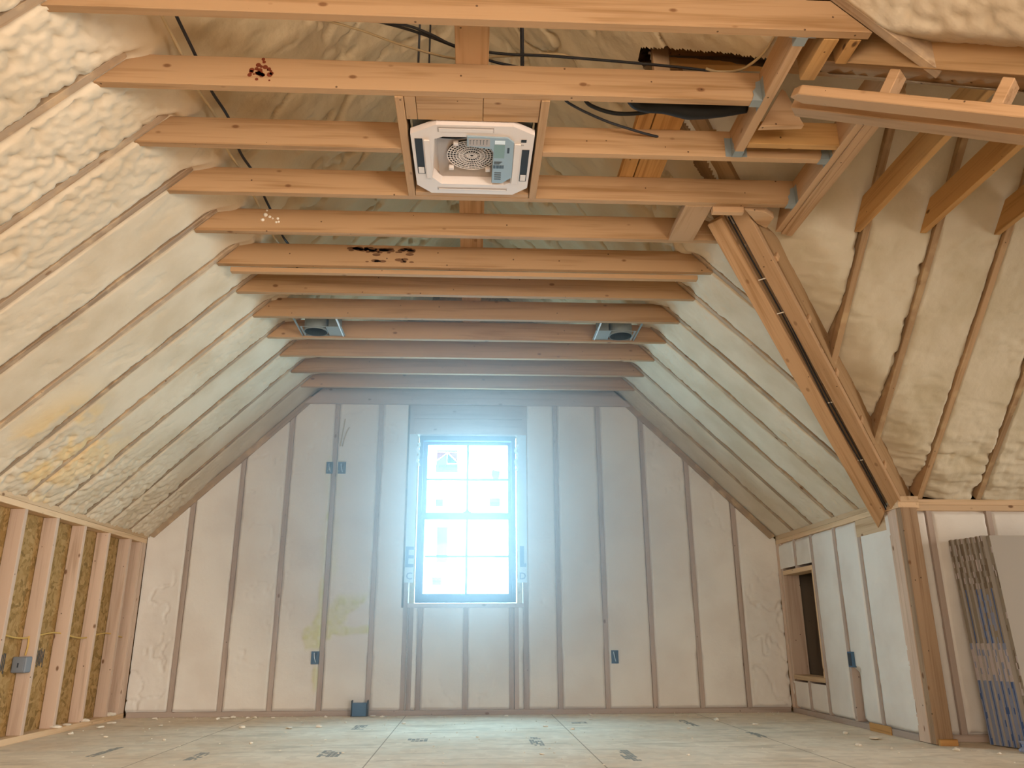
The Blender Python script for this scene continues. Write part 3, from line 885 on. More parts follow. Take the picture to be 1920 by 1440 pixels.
def stud_back(x, z0, z1, label, half=.019, cut=0, depth=.14):
    # cut: +1 the top follows the left slope, -1 the right slope
    if cut:
        za = HK + SL * ((x - half) - XL) - RK if cut > 0 else HK + SL * (XR - (x - half)) - RK
        zb = HK + SL * ((x + half) - XL) - RK if cut > 0 else HK + SL * (XR - (x + half)) - RK
    else: za = zb = z1
    o = prism('wall_stud', [(0, -half), (za - z0, -half), (zb - z0, half), (0, half)], depth, (x, D, z0), (0, 0, 1), (1, 0, 0), SD)
    return T(o, label, 'stud', 'studs of the gable wall')


bl = ['gable stud closest to the left corner', 'second gable stud from the left corner', 'third gable stud from the left corner',
      'gable stud with yellow foam beside it and an outlet box on each side', 'gable stud between the yellow foam and the window',
      None, None, None, 'first gable stud right of the window', 'gable stud carrying the right outlet box', 'third gable stud from the right corner',
      'second gable stud from the right corner', 'gable stud closest to the right corner']
for k in range(13):
    if bl[k] is None: continue
    x = BX[k]; cut = 1 if x < XCL - .03 else (-1 if x > XCR + .03 else 0)
    stud_back(x, .038, PZ0, bl[k], cut=cut)
stud_back(-.573, .038, PZ0, 'full height stud left of the window, outer one')
stud_back(-.520, .038, .868, 'short jack stud under the left end of the sill')
stud_back(.395, .038, .868, 'short jack stud under the right end of the sill')
stud_back(.478, .038, PZ0, 'full height stud right of the window', half=.022)
stud_back(-.443, .038, .868, 'left cripple stud under the window sill')
stud_back(-.045, .038, .868, 'middle cripple stud under the window sill')
stud_back(.352, .038, .868, 'right cripple stud under the window sill')
T(box('window_sill_plate', (-.555, D - .004, .868), (.468, D + .14, .906), SD), 'rough sill board under the window', 'board')
hh = empty('window_header', (-.06, D + .02, 2.56)); T(hh, 'built-up wooden header above the window', 'header')
box('header_board', (-.592, D, 2.575), (.462, D + .10, 2.703), SD, hh)
box('header_board', (-.592, D + .003, 2.425), (.462, D + .10, 2.572), SD, hh)
T(box('bottom_plate', (XL + .02, D - .012, 0), (XR - .02, D + .13, .040), SD), 'bottom plate along the foot of the gable wall', 'plate')
for s, nm_ in ((1, 'left'), (-1, 'right')):
    x0 = XL if s > 0 else XR
    L_ = (XCL - XL + .02) / CT
    X = (CT * s, 0, ST); Yv = (ST * s, 0, -CT)
    o = prism('rake_plate', [(0, 0), (L_, 0), (L_, RK), (.02, RK)], .14, (x0, D - .012, HK), X, Yv, M['raft'], t0=0 if s < 0 else -.14)
    Z = Vector(X).cross(Vector(Yv))
    if (Z.y > 0) == (s > 0):
        pass
    T(o, 'sloping plate along the %s rake of the gable wall' % nm_, 'plate')
    # make sure it lies behind the wall face
    ys = [(WM[o.name] @ Vector(v.co)).y for v in o.data.vertices]
    if min(ys) < D - .05:
        for v in o.data.vertices: v.co.z += .14 if s > 0 else -.14

# ================================================================== window
win = empty('window_1', (-.05, D + .06, .91)); S(win)
win['label'] = 'double hung window with dark frame tinted blue for glare in the gable wall'
FY0, FY1 = D + .03, D + .12


def frame_ring(name, x0, x1, z0, z1, l, r, b, t, y0, y1, mat, parent):
    bm = bmesh.new()
    bmbox(bm, (x0, y0, z0), (x0 + l, y1, z1)); bmbox(bm, (x1 - r, y0, z0), (x1, y1, z1))
    bmbox(bm, (x0 + l, y0, z0), (x1 - r, y1, z0 + b)); bmbox(bm, (x0 + l, y0, z1 - t), (x1 - r, y1, z1))
    return from_bm(name, bm, mat, Matrix(), parent)


frame_ring('outer_frame', -.497, .395, .912, 2.412, .035, .040, .03, .045, FY0 - .015, FY1, M['frame'], win)
us = frame_ring('upper_sash', -.462, .357, 1.655, 2.368, .040, .032, .035, .028, FY0 + .045, FY1 - .01, M['frame'], win)
ls = frame_ring('lower_sash', -.470, .360, .935, 1.700, .040, .034, .052, .062, FY0 + .004, FY0 + .042, M['frame'], win)
for sash, zs, ya, gz in ((us, (1.69, 2.34), FY0 + .062, 2.015), (ls, (.987, 1.638), FY0 + .02, 1.312)):
    bm = bmesh.new(); bmbox(bm, (-.424, ya, zs[0]), (.325, ya + .004, zs[1])); from_bm('pane', bm, M['glass'], Matrix(), sash)
    bm = bmesh.new(); bmbox(bm, (-.059, ya - .004, zs[0]), (-.037, ya + .008, zs[1])); bmbox(bm, (-.424, ya - .0035, gz - .010), (.325, ya + .0075, gz + .010))
    from_bm('muntin', bm, M['frame'], Matrix(), sash)
bm = bmesh.new(); bmbox(bm, (-.085, FY0 - .004, 1.70), (-.01, FY0 + .03, 1.712)); bmbox(bm, (-.065, FY0 - .008, 1.712), (-.03, FY0 + .02, 1.724)); from_bm('sash_lock', bm, M['frame'], Matrix(), win)
SY = FY0 + .070                                       # outside of the upper pane


def sticker(poly, y, mat, name='sticker', label=None, parent=us):
    bm = bmesh.new(); a = [bm.verts.new((x, y, z)) for x, z in poly]; b = [bm.verts.new((x, y + .0008, z)) for x, z in poly]
    bm.faces.new(a); bm.faces.new(b[::-1])
    for i in range(len(poly)): bm.faces.new((a[i], a[(i + 1) % len(poly)], b[(i + 1) % len(poly)], b[i]))
    bmesh.ops.recalc_face_normals(bm, faces=bm.faces)
    o = from_bm(name, bm, mat, Matrix(), parent)
    if label: o['label'] = label
    return o


def rc(x0, x1, z0, z1): return [(x0, z0), (x1, z0), (x1, z1), (x0, z1)]


def letters(name, text, size, x, y, z, mat, parent, mirror=False, bold=0.0):
    cu = bpy.data.curves.new(name, 'FONT'); cu.body = text; cu.size = size; cu.extrude = .0003; cu.offset = bold
    cu.resolution_u = 2
    o = bpy.data.objects.new(name, cu); C.objects.link(o)
    dg = bpy.context.evaluated_depsgraph_get(); me = bpy.data.meshes.new_from_object(o.evaluated_get(dg))
    bpy.data.objects.remove(o); me.materials.clear(); me.materials.append(mat); me.name = name
    s = -1 if mirror else 1
    Mx = Matrix(((s, 0, 0, x), (0, 0, -1, y), (0, 1, 0, z), (0, 0, 0, 1)))
    for v in me.vertices: v.co = Mx @ v.co
    return link(bpy.data.objects.new(name, me), Matrix(), parent)


ys = SY - .010
sticker(rc(-.345, -.140, 2.080, 2.160), ys, M['stick'], 'brand_sticker', 'square sticker with red and blue triangles')
sticker(rc(-.340, -.145, 2.276, 2.292), ys, M['stick'], 'sticker_strip')
sticker([(-.340, 2.160), (-.243, 2.160), (-.243, 2.262), (-.340, 2.186)], ys, M['stick'], 'sticker_panel')
sticker([(-.340, 2.272), (-.340, 2.192), (-.250, 2.262), (-.238, 2.272)], ys, M['red'], 'sticker_triangle', 'red triangle')
sticker([(-.145, 2.272), (-.145, 2.180), (-.234, 2.272)], ys, M['red'], 'sticker_triangle', 'red triangle')
sticker([(-.240, 2.268), (-.240, 2.168), (-.150, 2.168), (-.150, 2.180)], ys, M['navy'], 'sticker_triangle', 'navy triangle')
letters('sticker_lettering', 'ANDERSEN', .034, -.146, ys - .002, 2.128, M['ink'], us, True)
letters('sticker_caption', 'WINDOWS  DOORS', .013, -.165, ys - .002, 2.108, M['labelg'], us, True)
sticker([(.178, 2.100), (.172, 2.060), (.192, 2.018), (.240, 2.018), (.254, 2.095), (.185, 2.112)], SY - .0015, M['stick'], 'label_paper', 'pale six-sided label')
sticker(rc(-.338, -.268, 1.765, 1.835), SY - .0015, M['stick'], 'label_paper')
letters('label_print', 'iiiii', .05, -.278, ys - .002, 1.782, M['labelg'], us, True)
sticker(rc(.156, .254, 1.765, 1.845), SY - .0015, M['stick'], 'label_paper')
letters('label_print', 'nnnn', .05, .246, ys - .002, 1.785, M['labelg'], us, True)
SYL = FY0 + .026
sticker(rc(-.318, -.222, 1.262, 1.575), SYL, M['stick'], 'energy_label', 'long pale vertical label', ls)
sticker(rc(-.352, -.268, 1.062, 1.130), SYL, M['stick'], 'label_paper', None, ls)
letters('label_print', 'nnn', .04, -.278, FY0 + .017, 1.085, M['labelg'], ls, True)
# house wrap folded over the jambs, with parts of its print
for side, x0, x1 in (('left', -.592, -.512), ('right', .408, .492)):
    wr = S(box('trim_%d' % (2 if side == 'left' else 3), (x0, D - .0035, 1.08), (x1, D - .002, 2.42), M['wrap'], bev=0))
    wr['label'] = 'strip of pale house wrap %s of the window' % ('left' if side == 'left' else 'right')
    sm = 'C' if side == 'left' else 'D'
    bm = bmesh.new(); ya, yb = D - .0045, D - .0036
    if side == 'left':
        bmbox(bm, (-.588, ya, 1.212), (-.562, yb, 1.392))
        for z0, z1 in ((1.212, 1.240), (1.288, 1.316), (1.364, 1.392)): bmbox(bm, (-.562, ya, z0), (-.514, yb, z1))
    else:
        bmbox(bm, (.428, ya, 1.216), (.466, yb, 1.398)); bmbox(bm, (.466, ya, 1.216), (.484, yb, 1.246))
    from_bm('wrap_letter', bm, M['wrapink'], Matrix(), wr)
    letters('wrap_letter', sm, .085, x0 + .012, D - .0045, 1.108, M['wrapink'], wr, False, .001)
# torn strips of film at the frame edges
for i, (x, z0, z1) in enumerate(((-.502, 2.12, 2.34), (.402, 2.08, 2.33))):
    bm = bmesh.new(); pr = None
    for j in range(9):
        t = j / 8; zz = z1 + (z0 - z1) * t; xx = x + .012 * math.sin(j * 1.9 + i)
        q = (bm.verts.new((xx - .012, D - .006 - .006 * math.sin(j), zz)), bm.verts.new((xx + .010 + .006 * math.cos(j * 2.3), D - .009, zz)))
        if pr: bm.faces.new((pr[0], pr[1], q[1], q[0]))
        pr = q
    bmesh.ops.solidify(bm, geom=bm.faces[:], thickness=.001)
    o = from_bm('film_strip', bm, M['stickw']); T(o, 'torn white film hanging at the upper %s of the window frame' % ('left' if i == 0 else 'right'), 'film')

# ================================================================== left knee wall framing
SLm = M['studL']
tp = empty('top_plate', (XL - .07, 5.8, HK - .04)); T(tp, 'double top plate along the left knee wall', 'plate')
box('plate_board', (XL - .092, 2.2, HK - .038), (XL, D - .005, HK), M['plate'], tp)
box('plate_board', (XL - .092, 2.2, HK - .077), (XL, D - .005, HK - .039), M['plate'], tp)
T(box('bottom_plate', (XL - .092, 2.2, 0), (XL + .002, D - .01, .038), M['plate']), 'bottom plate along the left knee wall', 'plate')
lk = ['stud of the left wall nearest the corner studs', 'second stud of the left wall from the corner studs', 'third stud of the left wall from the corner studs',
      'stud of the left wall carrying the grey box', 'stud of the left wall just before the one with the grey box', 'stud of the left wall cut by the left picture edge']
for i, k in enumerate((4, 3, 2, 1, 0, -1)):
    y = 5.204 + SP * k
    lab = lk[i]
    T(box('wall_stud', (XL - .092, y - .019, .038), (XL, y + .019, HK - .077), SLm), lab, 'stud', 'studs of the left knee wall')
cs = empty('corner_stud', (XL - .07, 7.1, .038)); T(cs, 'doubled stud where the left wall meets the gable', 'stud', 'studs of the left knee wall')
box('ply', (XL - .092, 7.045, .038), (XL, 7.083, HK - .077), SLm, cs); box('ply', (XL - .092, 7.085, .038), (XL, 7.160, HK - .077), SLm, cs)
CX = XL - .050
zs = lambda y: .645 + .018 * math.sin(y * 7.7)
T(tube('wall_cable', [(CX, y, zs(y)) for y in np.arange(4.6, 7.12, .1016)], .0055, M['cable'], res=8), 'yellowish cable threaded through the left wall studs', 'cable')
T(tube('box_cable', [(XL - .05, 5.588, .64), (XL - .045, 5.585, .58), (XL - .05, 5.583, .52)], .006, M['cable']), 'short cable dropping into the grey box', 'cable')
gb = empty('junction_box', (XL - .06, 5.55, .42)); T(gb, 'grey junction box on a left wall stud', 'box')
box('box_body', (XL - .093, 5.515, .415), (XL - .002, 5.590, .513), M['greybox'], gb, .006)
box('cover_plate', (XL - .082, 5.5105, .428), (XL - .014, 5.5145, .500), M['greybox'], gb, .002)
bm = bmesh.new(); bmbox(bm, (XL - .052, 5.508, .448), (XL - .044, 5.5104, .476)); from_bm('slot_mark', bm, M['ink'], Matrix(), gb)
# dark panel stamp on the strand board
for i, (y, z) in enumerate(((5.39, .50), (5.86, .52))):
    bm = bmesh.new(); rnd = random.Random(i)
    for j in range(6): bmbox(bm, (XL - .0948, y - .05 + j * .018, z - rnd.uniform(.05, .09)), (XL - .0938, y - .04 + j * .018, z + rnd.uniform(.02, .05)))
    p = from_bm('panel_stamp', bm, M['ink'], Matrix(), bpy.data.objects['wall_left'])

# ================================================================== right knee wall framing
tp = empty('top_plate', (XR + .07, 6.2, HK - .04)); T(tp, 'double top plate along the right knee wall', 'plate')
box('plate_board', (XR, 5.0, HK - .038), (XR + .14, D - .005, HK), M['plate'], tp)
box('plate_board', (XR - .002, 5.0, HK - .077), (XR + .14, D - .005, HK - .039), M['plate'], tp)
T(box('bottom_plate', (XR - .003, 5.165, 0), (XR + .14, D - .01, .040), SD), 'bottom plate along the right knee wall', 'plate')
rl = ['jamb stud on the near side of the dark opening', 'right wall stud carrying the blue outlet box', 'right wall stud between outlet box and post', 'right wall stud beside the built-up post']
for y, lab in zip(RST, rl):
    T(box('wall_stud', (XR, y - .019, .04), (XR + .14, y + .019, HK - .077), SD), lab, 'stud', 'studs of the right knee wall')
T(box('wall_stud', (XR, 6.751, .04), (XR + .14, 6.789, OZ0 - .038), SD), 'short cripple stud under the dark opening', 'stud', 'studs of the right knee wall')
T(box('wall_stud', (XR, 6.751, OZ1 + .038), (XR + .14, 6.789, HK - .077), SD), 'short cripple stud over the dark opening', 'stud', 'studs of the right knee wall')
T(box('opening_header', (XR - .004, OY0 - .02, OZ1), (XR + .14, OY1, OZ1 + .038), M['plate']), 'head board of the dark opening', 'board')
T(box('opening_sill', (XR - .004, OY0 - .02, OZ0 - .038), (XR + .14, OY1, OZ0), M['plate']), 'sill board of the dark opening', 'board')
T(box('opening_trimmer', (XR - .002, OY0 - .022, OZ0), (XR + .14, OY0, OZ1), M['plate']), 'thin trimmer on the near jamb of the dark opening', 'board')
cs = empty('corner_stud', (XR + .07, 7.12, .04)); T(cs, 'doubled stud where the right wall meets the gable', 'stud', 'studs of the right knee wall')
box('ply', (XR, OY1, .04), (XR + .14, OY1 + .05, HK - .077), SLm, cs); box('ply', (XR - .004, OY1 + .051, .04), (XR + .14, D - .002, HK - .077), SLm, cs)
T(box('header_block', (XR - .003, 5.19, 1.295), (XR + .10, 5.615, HK - .078), M['plate']), 'wide block under the plate beside the valley beam', 'board')
# built-up post
ps = empty('corner_post', (XR + .05, 5.07, 0)); T(ps, 'built-up wooden post under the foot of the far valley beam', 'post')
for i, (ya, yb) in enumerate(((4.980, 5.036), (5.038, 5.090), (5.092, 5.164))):
    box('ply', (XR - [.0, .004, .0][i], ya, .004), (XR + .108, yb, 1.412), [M['post'], M['studL'], M['studL']][i], ps)
T(box('post_shim', (XR + .01, 4.955, 0), (XR + .12, 4.979, .035), M['amber']), 'yellow wood scrap at the foot of the post', 'scrap')
T(box('wood_offcut', (XR - .012, 5.49, 0), (XR - .004, 5.78, .052), M['amber'], bev=.001), 'yellow wood offcut against the right bottom plate', 'scrap')

# ---- wing wall framing
tp = empty('top_plate', (4.0, YW + .07, HK - .04)); T(tp, 'double top plate above the drywall stack', 'plate')
box('plate_board', (XR + .15, YW, HK - .038), (6.35, YW + .14, HK), M['plate'], tp)
box('plate_board', (XR + .15, YW - .003, HK - .077), (6.35, YW + .14, HK - .039), M['plate'], tp)
T(box('bottom_plate', (XR + .145, YW - .006, 0), (6.35, YW + .14, .04), SD), 'bottom plate behind the drywall stack', 'plate')
for i, x in enumerate(WSX):
    T(box('wall_stud', (x - .019, YW, .04), (x + .019, YW + .14, HK - .077), SD), ['wing wall stud between post and drywall stack', 'wing wall stud rising behind the drywall stack', 'wing wall stud behind the far part of the drywall', 'last wing wall stud behind the drywall'][i], 'stud', 'studs of the wing wall')

# ================================================================== ceiling unit
T(box('unit_trimmer', (AX0, JY[2] + .039, H - .004), (AX0 + .036, JY[4] - .001, H + .135), M['joist']), 'trimmer board along the left side of the unit', 'board')
T(box('unit_trimmer', (AX1 - .036, JY[2] + .039, H - .004), (AX1, JY[4] - .001, H + .135), M['joist']), 'trimmer board along the right side of the unit', 'board')
for i, (x0, x1) in enumerate(((-.305, -.258), (-.256, .0245), (.0265, .267))):
    T(box('flat_blocking', (x0, JY[2] + .040, H + .001), (x1, 2.925, H + .038), M['joist']), ['narrow flat block at the left front of the unit', 'wide flat block in front of the unit, middle one', 'flat block at the right front of the unit'][i], 'board', 'blocks in front of the unit')
T(box('rear_blocking', (-.305, 3.508, H + .0), (.267, JY[4] - .001, H + .07), M['furr']), 'board closing the opening behind the unit', 'board')
ac = empty('ceiling_unit', (-.02, 3.21, 2.745)); T(ac, 'ceiling air unit without its grille, set between the joists', 'air conditioner')
ZF = 2.745
out = [(-.294, 3.005), (-.177, 2.935), (.160, 2.935), (.258, 2.995), (.252, 3.425), (.182, 3.492), (-.222, 3.490), (-.290, 3.418)]
inn = [(-.190, 3.040), (-.150, 3.020), (.130, 3.020), (.166, 3.055), (.166, 3.385), (.135, 3.405), (-.170, 3.405), (-.212, 3.350)]


def polyz(bm, poly, z, flip=False, mi=0):
    f = bm.faces.new([bm.verts.new((x, y, z)) for x, y in (poly[::-1] if flip else poly)]); f.material_index = mi; return f


bm = bmesh.new()
vo = [bm.verts.new((x, y, ZF)) for x, y in out]; vi = [bm.verts.new((x, y, ZF)) for x, y in inn]
vo2 = [bm.verts.new((x, y, ZF + .03)) for x, y in out]; vi2 = [bm.verts.new((x * .97, 3.21 + (y - 3.21) * .96, ZF + .05)) for x, y in inn]
for i in range(8):
    j = (i + 1) % 8
    bm.faces.new((vo[i], vo[j], vi[j], vi[i])); bm.faces.new((vo[j], vo[i], vo2[i], vo2[j])); bm.faces.new((vi[i], vi[j], vi2[j], vi2[i]))
bm.faces.new(vi2)
bmesh.ops.recalc_face_normals(bm, faces=bm.faces)
cas = from_bm('panel_frame', bm, M['acplastic'], Matrix(), ac)


def rbox(name, x0, x1, y0, y1, z0, z1, mat, par, bev=.002, label=None):
    o = box(name, (x0, y0, z0), (x1, y1, z1), mat, par, bev)
    if label: o['label'] = label
    return o


rbox('unit_body', -.285, .247, 2.945, 3.48, ZF + .056, ZF + .26, M['galv'], ac)
rbox('shadow_gap_liner', -.304, .266, 2.928, 3.506, ZF + .20, ZF + .215, M['acdark'], ac, 0)
# outlets: long slots with a raised lip
for nm_, x0, x1, y0, y1, dk in (('outlet_slot', -.278, -.243, 3.038, 3.318, 1), ('outlet_slot', .208, .242, 3.105, 3.364, 1), ('outlet_slot', -.173, .076, 2.948, 2.984, 0), ('outlet_slot', -.191, .152, 3.436, 3.456, 0)):
    sl = rbox(nm_, x0, x1, y0, y1, ZF - .0012, ZF + .001, M['acdark'] if dk else M['acgrey'], ac, 0)
    if dk: rbox('flap', x0 + .004, x1 - .004, y1 - .055, y1 - .006, ZF - .003, ZF - .0008, M['acplastic'], sl, .001)
    else: rbox('flap', x0 + .006, x1 - .004, y0 + .010, y1 - .002, ZF - .003, ZF - .0008, M['acplastic'], sl, .001)
for nm_, x0, x1, y0, y1 in (('raised_lip', -.238, -.212, 3.045, 3.35), ('raised_lip', .171, .200, 3.06, 3.385)):
    rbox(nm_, x0, x1, y0, y1, ZF - .006, ZF, M['acplastic'], ac, .003)
rbox('sensor_hole', .200, .224, 3.028, 3.048, ZF - .0015, ZF + .001, M['acdark'], ac, 0)
rbox('screw_mark', .19, .214, 3.066, 3.074, ZF - .0012, ZF + .001, M['acgrey'], ac, 0)
# inner pan with the fan inlet
rbox('inner_pan', -.18, .155, 3.035, 3.395, ZF + .040, ZF + .046, M['acgrey'], ac, 0)
bm = bmesh.new(); cxg, cyg, zg = -.022, 3.205, ZF + .030
bmesh.ops.create_cone(bm, cap_ends=True, segments=40, radius1=.116, radius2=.116, depth=.004, matrix=Matrix.Translation((cxg, cyg, zg + .007)))
fb = from_bm('fan_inlet', bm, M['acdark'], Matrix(), ac)
bm = bmesh.new()
for rr_ in (.115, .102, .088, .074, .060, .042, .022, .010):
    pts_ = [(cxg + rr_ * math.cos(a), cyg + rr_ * math.sin(a), zg) for a in np.linspace(0, 2 * math.pi, 41)]
    ring = []
    for x, y, z in pts_[:-1]:
        dx, dy = (x - cxg) / rr_, (y - cyg) / rr_
        ring.append([bm.verts.new((x + dx * a, y + dy * a, z + b)) for a, b in ((-.0016, -.0016), (.0016, -.0016), (.0016, .0016), (-.0016, .0016))])
    for i in range(40):
        A_, B_ = ring[i], ring[(i + 1) % 40]
        for q in range(4): bm.faces.new((A_[q], A_[(q + 1) % 4], B_[(q + 1) % 4], B_[q]))
for i in range(36):
    a = i * math.pi / 18; r0_ = .042 if i % 2 else .010
    d_ = Vector((math.cos(a), math.sin(a), 0)); t_ = Vector((-math.sin(a), math.cos(a), 0)); c_ = Vector((cxg, cyg, zg))
    vv = [bm.verts.new(c_ + d_ * r + t_ * s + Vector((0, 0, z))) for r in (r0_, .115) for s in (-.0011, .0011) for z in (-.0018, .001)]
    for q in ((0, 1, 3, 2), (4, 6, 7, 5), (0, 4, 5, 1), (2, 3, 7, 6), (0, 2, 6, 4), (1, 5, 7, 3)): bm.faces.new([vv[k_] for k_ in q])
bmesh.ops.recalc_face_normals(bm, faces=bm.faces)
from_bm('fan_grille', bm, M['acplastic'], Matrix(), ac)
cb = [(-.044, 3.005), (.140, 3.012), (.169, 3.045), (.171, 3.328), (.127, 3.379), (.074, 3.378), (.076, 3.125), (.066, 3.098), (-.044, 3.083)]
bm = bmesh.new(); a_ = [bm.verts.new((x, y, ZF - .006)) for x, y in cb]; b_ = [bm.verts.new((x, y, ZF + .035)) for x, y in cb]
bm.faces.new(a_); bm.faces.new(b_[::-1])
for i in range(len(cb)): bm.faces.new((a_[i], a_[(i + 1) % len(cb)], b_[(i + 1) % len(cb)], b_[i]))
bmesh.ops.recalc_face_normals(bm, faces=bm.faces); bevel(bm, .002)
ctl = from_bm('control_box', bm, M['acbox'], Matrix(), ac); ctl['label'] = 'bluish grey control box'
zl = ZF - .0072
rbox('white_label', .082, .128, 3.032, 3.058, zl, ZF - .005, M['labelw'], ctl, 0)
rbox('green_label', .080, .128, 3.063, 3.165, zl, ZF - .005, M['labelg'], ctl, 0)
bm = bmesh.new(); rnd = random.Random(2)
for i in range(14): bmbox(bm, (.080 + i * .0036, 3.225, zl), (.080 + i * .0036 + rnd.uniform(.0012, .0028), 3.250, ZF - .005))
for i in range(3): bmbox(bm, (.082, 3.196 + i * .008, zl), (.120 - i * .006, 3.199 + i * .008, ZF - .005))
for i in range(4): bmbox(bm, (.086, 3.285 + i * .018, zl), (.118, 3.290 + i * .018, ZF - .005))
bmbox(bm, (.140, 3.085, zl), (.150, 3.125, ZF - .005))
from_bm('barcode_print', bm, M['ink'], Matrix(), ctl)
rbox('wiring_diagram', -.036, .060, 3.020, 3.078, zl + .0004, ZF - .005, M['acgrey'], ctl, 0)
bm = bmesh.new()
for i in range(6): bmbox(bm, (-.032 + i * .015, 3.030, zl), (-.024 + i * .015, 3.033, ZF - .005)); bmbox(bm, (-.030 + i * .015, 3.033, zl), (-.028 + i * .015, 3.064, ZF - .005))
from_bm('diagram_lines', bm, M['ink'], Matrix(), ctl)
tube('sensor_wire', [(-.20, 3.03, ZF + .01), (-.14, 3.045, ZF + .012), (-.08, 3.045, ZF + .012), (-.04, 3.03, ZF + .01)], .004, M['black'], ac)
for i, (x, y) in enumerate(((-.095, 3.105), (-.12, 3.30), (.055, 3.31))): rbox('clip', x - .012, x + .012, y - .012, y + .012, ZF + .018, ZF + .036, M['acplastic'], ac, .003)
for i, (x, y) in enumerate(((-.266, 2.955), (-.256, 3.475), (.206, 2.955), (.232, 3.475))):
    zt = HK + SL * min(x - XL, XR - x) - .03
    T(tube('threaded_rod', [(x, y, 2.81), (x, y, zt)], .005, M['darkcable'], res=8), ['threaded rod above the unit, front left', 'threaded rod above the unit, rear left', 'threaded rod above the unit, front right', 'threaded rod above the unit, rear right'][i], 'rod', 'rods carrying the unit')
    rbox('hanger_bracket', x - .012, x + .012, y - .012, y + .012, 2.80, 2.84, M['galv'], ac, 0)

# ---- recessed light cans between the eighth and ninth joists
def light_can(cx, sgn, label):
    cyy = 5.478; e = empty('light_can', (cx, cyy, 2.77)); T(e, label, 'recessed light', 'steel light cans')
    def tubeopen(r, z0, z1):
        bm = bmesh.new(); n = 28
        A_ = [bm.verts.new((cx + r * math.cos(2 * math.pi * i / n), cyy + r * math.sin(2 * math.pi * i / n), z0)) for i in range(n)]
        B_ = [bm.verts.new((v.co.x, v.co.y, z1)) for v in A_]
        Ci = [bm.verts.new((cx + (r - .003) * math.cos(2 * math.pi * i / n), cyy + (r - .003) * math.sin(2 * math.pi * i / n), z0)) for i in range(n)]
        Di = [bm.verts.new((v.co.x, v.co.y, z1 - .004)) for v in Ci]
        for i in range(n):
            j = (i + 1) % n
            bm.faces.new((A_[i], A_[j], B_[j], B_[i])); f = bm.faces.new((Ci[j], Ci[i], Di[i], Di[j])); f.material_index = 1
            bm.faces.new((A_[j], A_[i], Ci[i], Ci[j]))
        bm.faces.new(B_); f = bm.faces.new(Di[::-1]); f.material_index = 1
        return bm
    from_bm('can', tubeopen(.085, 2.765, 2.90), [M['galv'], M['galvdark']], Matrix(), e)
    # plaster frame: plate with the can in it
    bm = bmesh.new(); x0, x1 = sorted((cx - sgn * .10, cx + sgn * .20))
    for i in range(1):
        bmbox(bm, (x0, cyy - .092, 2.772), (cx - .086, cyy + .10, 2.775)); bmbox(bm, (cx + .086, cyy - .092, 2.772), (x1, cyy + .10, 2.775))
        bmbox(bm, (cx - .086, cyy - .092, 2.772), (cx + .086, cyy - .086, 2.775)); bmbox(bm, (cx - .086, cyy + .086, 2.772), (cx + .086, cyy + .10, 2.775))
    from_bm('mounting_plate', bm, M['galv'], Matrix(), e)
    jx0, jx1 = sorted((cx + sgn * .095, cx + sgn * .175))
    box('wiring_box', (jx0, cyy - .04, 2.776), (jx1, cyy + .06, 2.89), M['galv'], e, .002)
    bx = cx + sgn * .185
    box('hanger_bar', (bx - .003, JY[8] + .039, 2.768), (bx + .003, JY[9] - .001, 2.785), M['labelw'], e, 0)
    bx = cx - sgn * .115
    box('hanger_bar', (bx - .003, JY[8] + .039, 2.768), (bx + .003, JY[9] - .001, 2.785), M['galv'], e, 0)
    return e


light_can(-1.165, 1, 'left recessed light can of bare steel between two joists')
light_can(1.095, -1, 'right recessed light can of bare steel between two joists')

# ================================================================== cables and duct above the joists
def cab(pts_, r, mat, label, grp=None): T(tube('ceiling_cable', pts_, r, M[mat]), label, 'cable', grp)


cab([(-.60, 2.60, 3.0), (-.32, 2.63, 3.0), (-.20, 2.68, 3.0), (-.09, 2.735, 2.99), (.10, 2.771, 2.99), (.33, 2.777, 2.99), (.775, 2.81, 2.99), (1.05, 2.84, 2.99)], .006, 'darkcable', 'dark cable crossing right under the roof, in front of the threaded rods')
cab([(-.62, 2.57, 3.01), (-.30, 2.665, 3.01), (-.09, 2.752, 3.0), (.06, 2.83, 3.0), (.19, 2.868, 3.0), (.5, 2.95, 2.98)], .006, 'darkcable', 'second dark cable alongside the strongback dipping to the right')
cab([(-.75, 2.60, 3.02), (-.494, 2.667, 3.0), (-.316, 2.751, 3.0), (-.093, 2.822, 3.0), (.1, 2.80, 3.0), (.37, 2.778, 3.0), (.45, 2.865, 2.99), (.50, 2.93, 2.98)], .005, 'whitecable', 'pale cable sagging across the bay above the unit')
cab([(.36, 2.86, 2.88), (.40, 2.90, 2.85), (.57, 3.012, 2.85), (.756, 3.095, 2.85), (.85, 3.14, 2.86)], .006, 'darkcable', 'thin dark cable looping right of the unit')
cab([(.46, 2.87, 2.88), (.492, 2.907, 2.85), (.608, 2.961, 2.85), (.727, 2.956, 2.85), (.80, 2.92, 2.85), (.86, 2.89, 2.86)], .009, 'black', 'thick black cable looping into the flexible duct')
cab([(.98, 2.77, 2.945), (1.03, 2.762, 2.925), (1.126, 2.75, 2.93), (1.189, 2.665, 2.94), (1.212, 2.571, 2.96), (1.23, 2.45, 2.98)], .006, 'whitecable', 'pale cable curling up to the front joist at right')
T(tube('flexible_duct', [(.62, 2.80, 2.87), (.70, 2.90, 2.85), (.83, 2.905, 2.85), (.94, 2.925, 2.85), (1.06, 2.92, 2.85), (1.19, 2.90, 2.86)], [.012, .022, .034, .042, .034, .030], M['black'], res=12), 'black insulated pipe sagging behind the second joist', 'pipe')
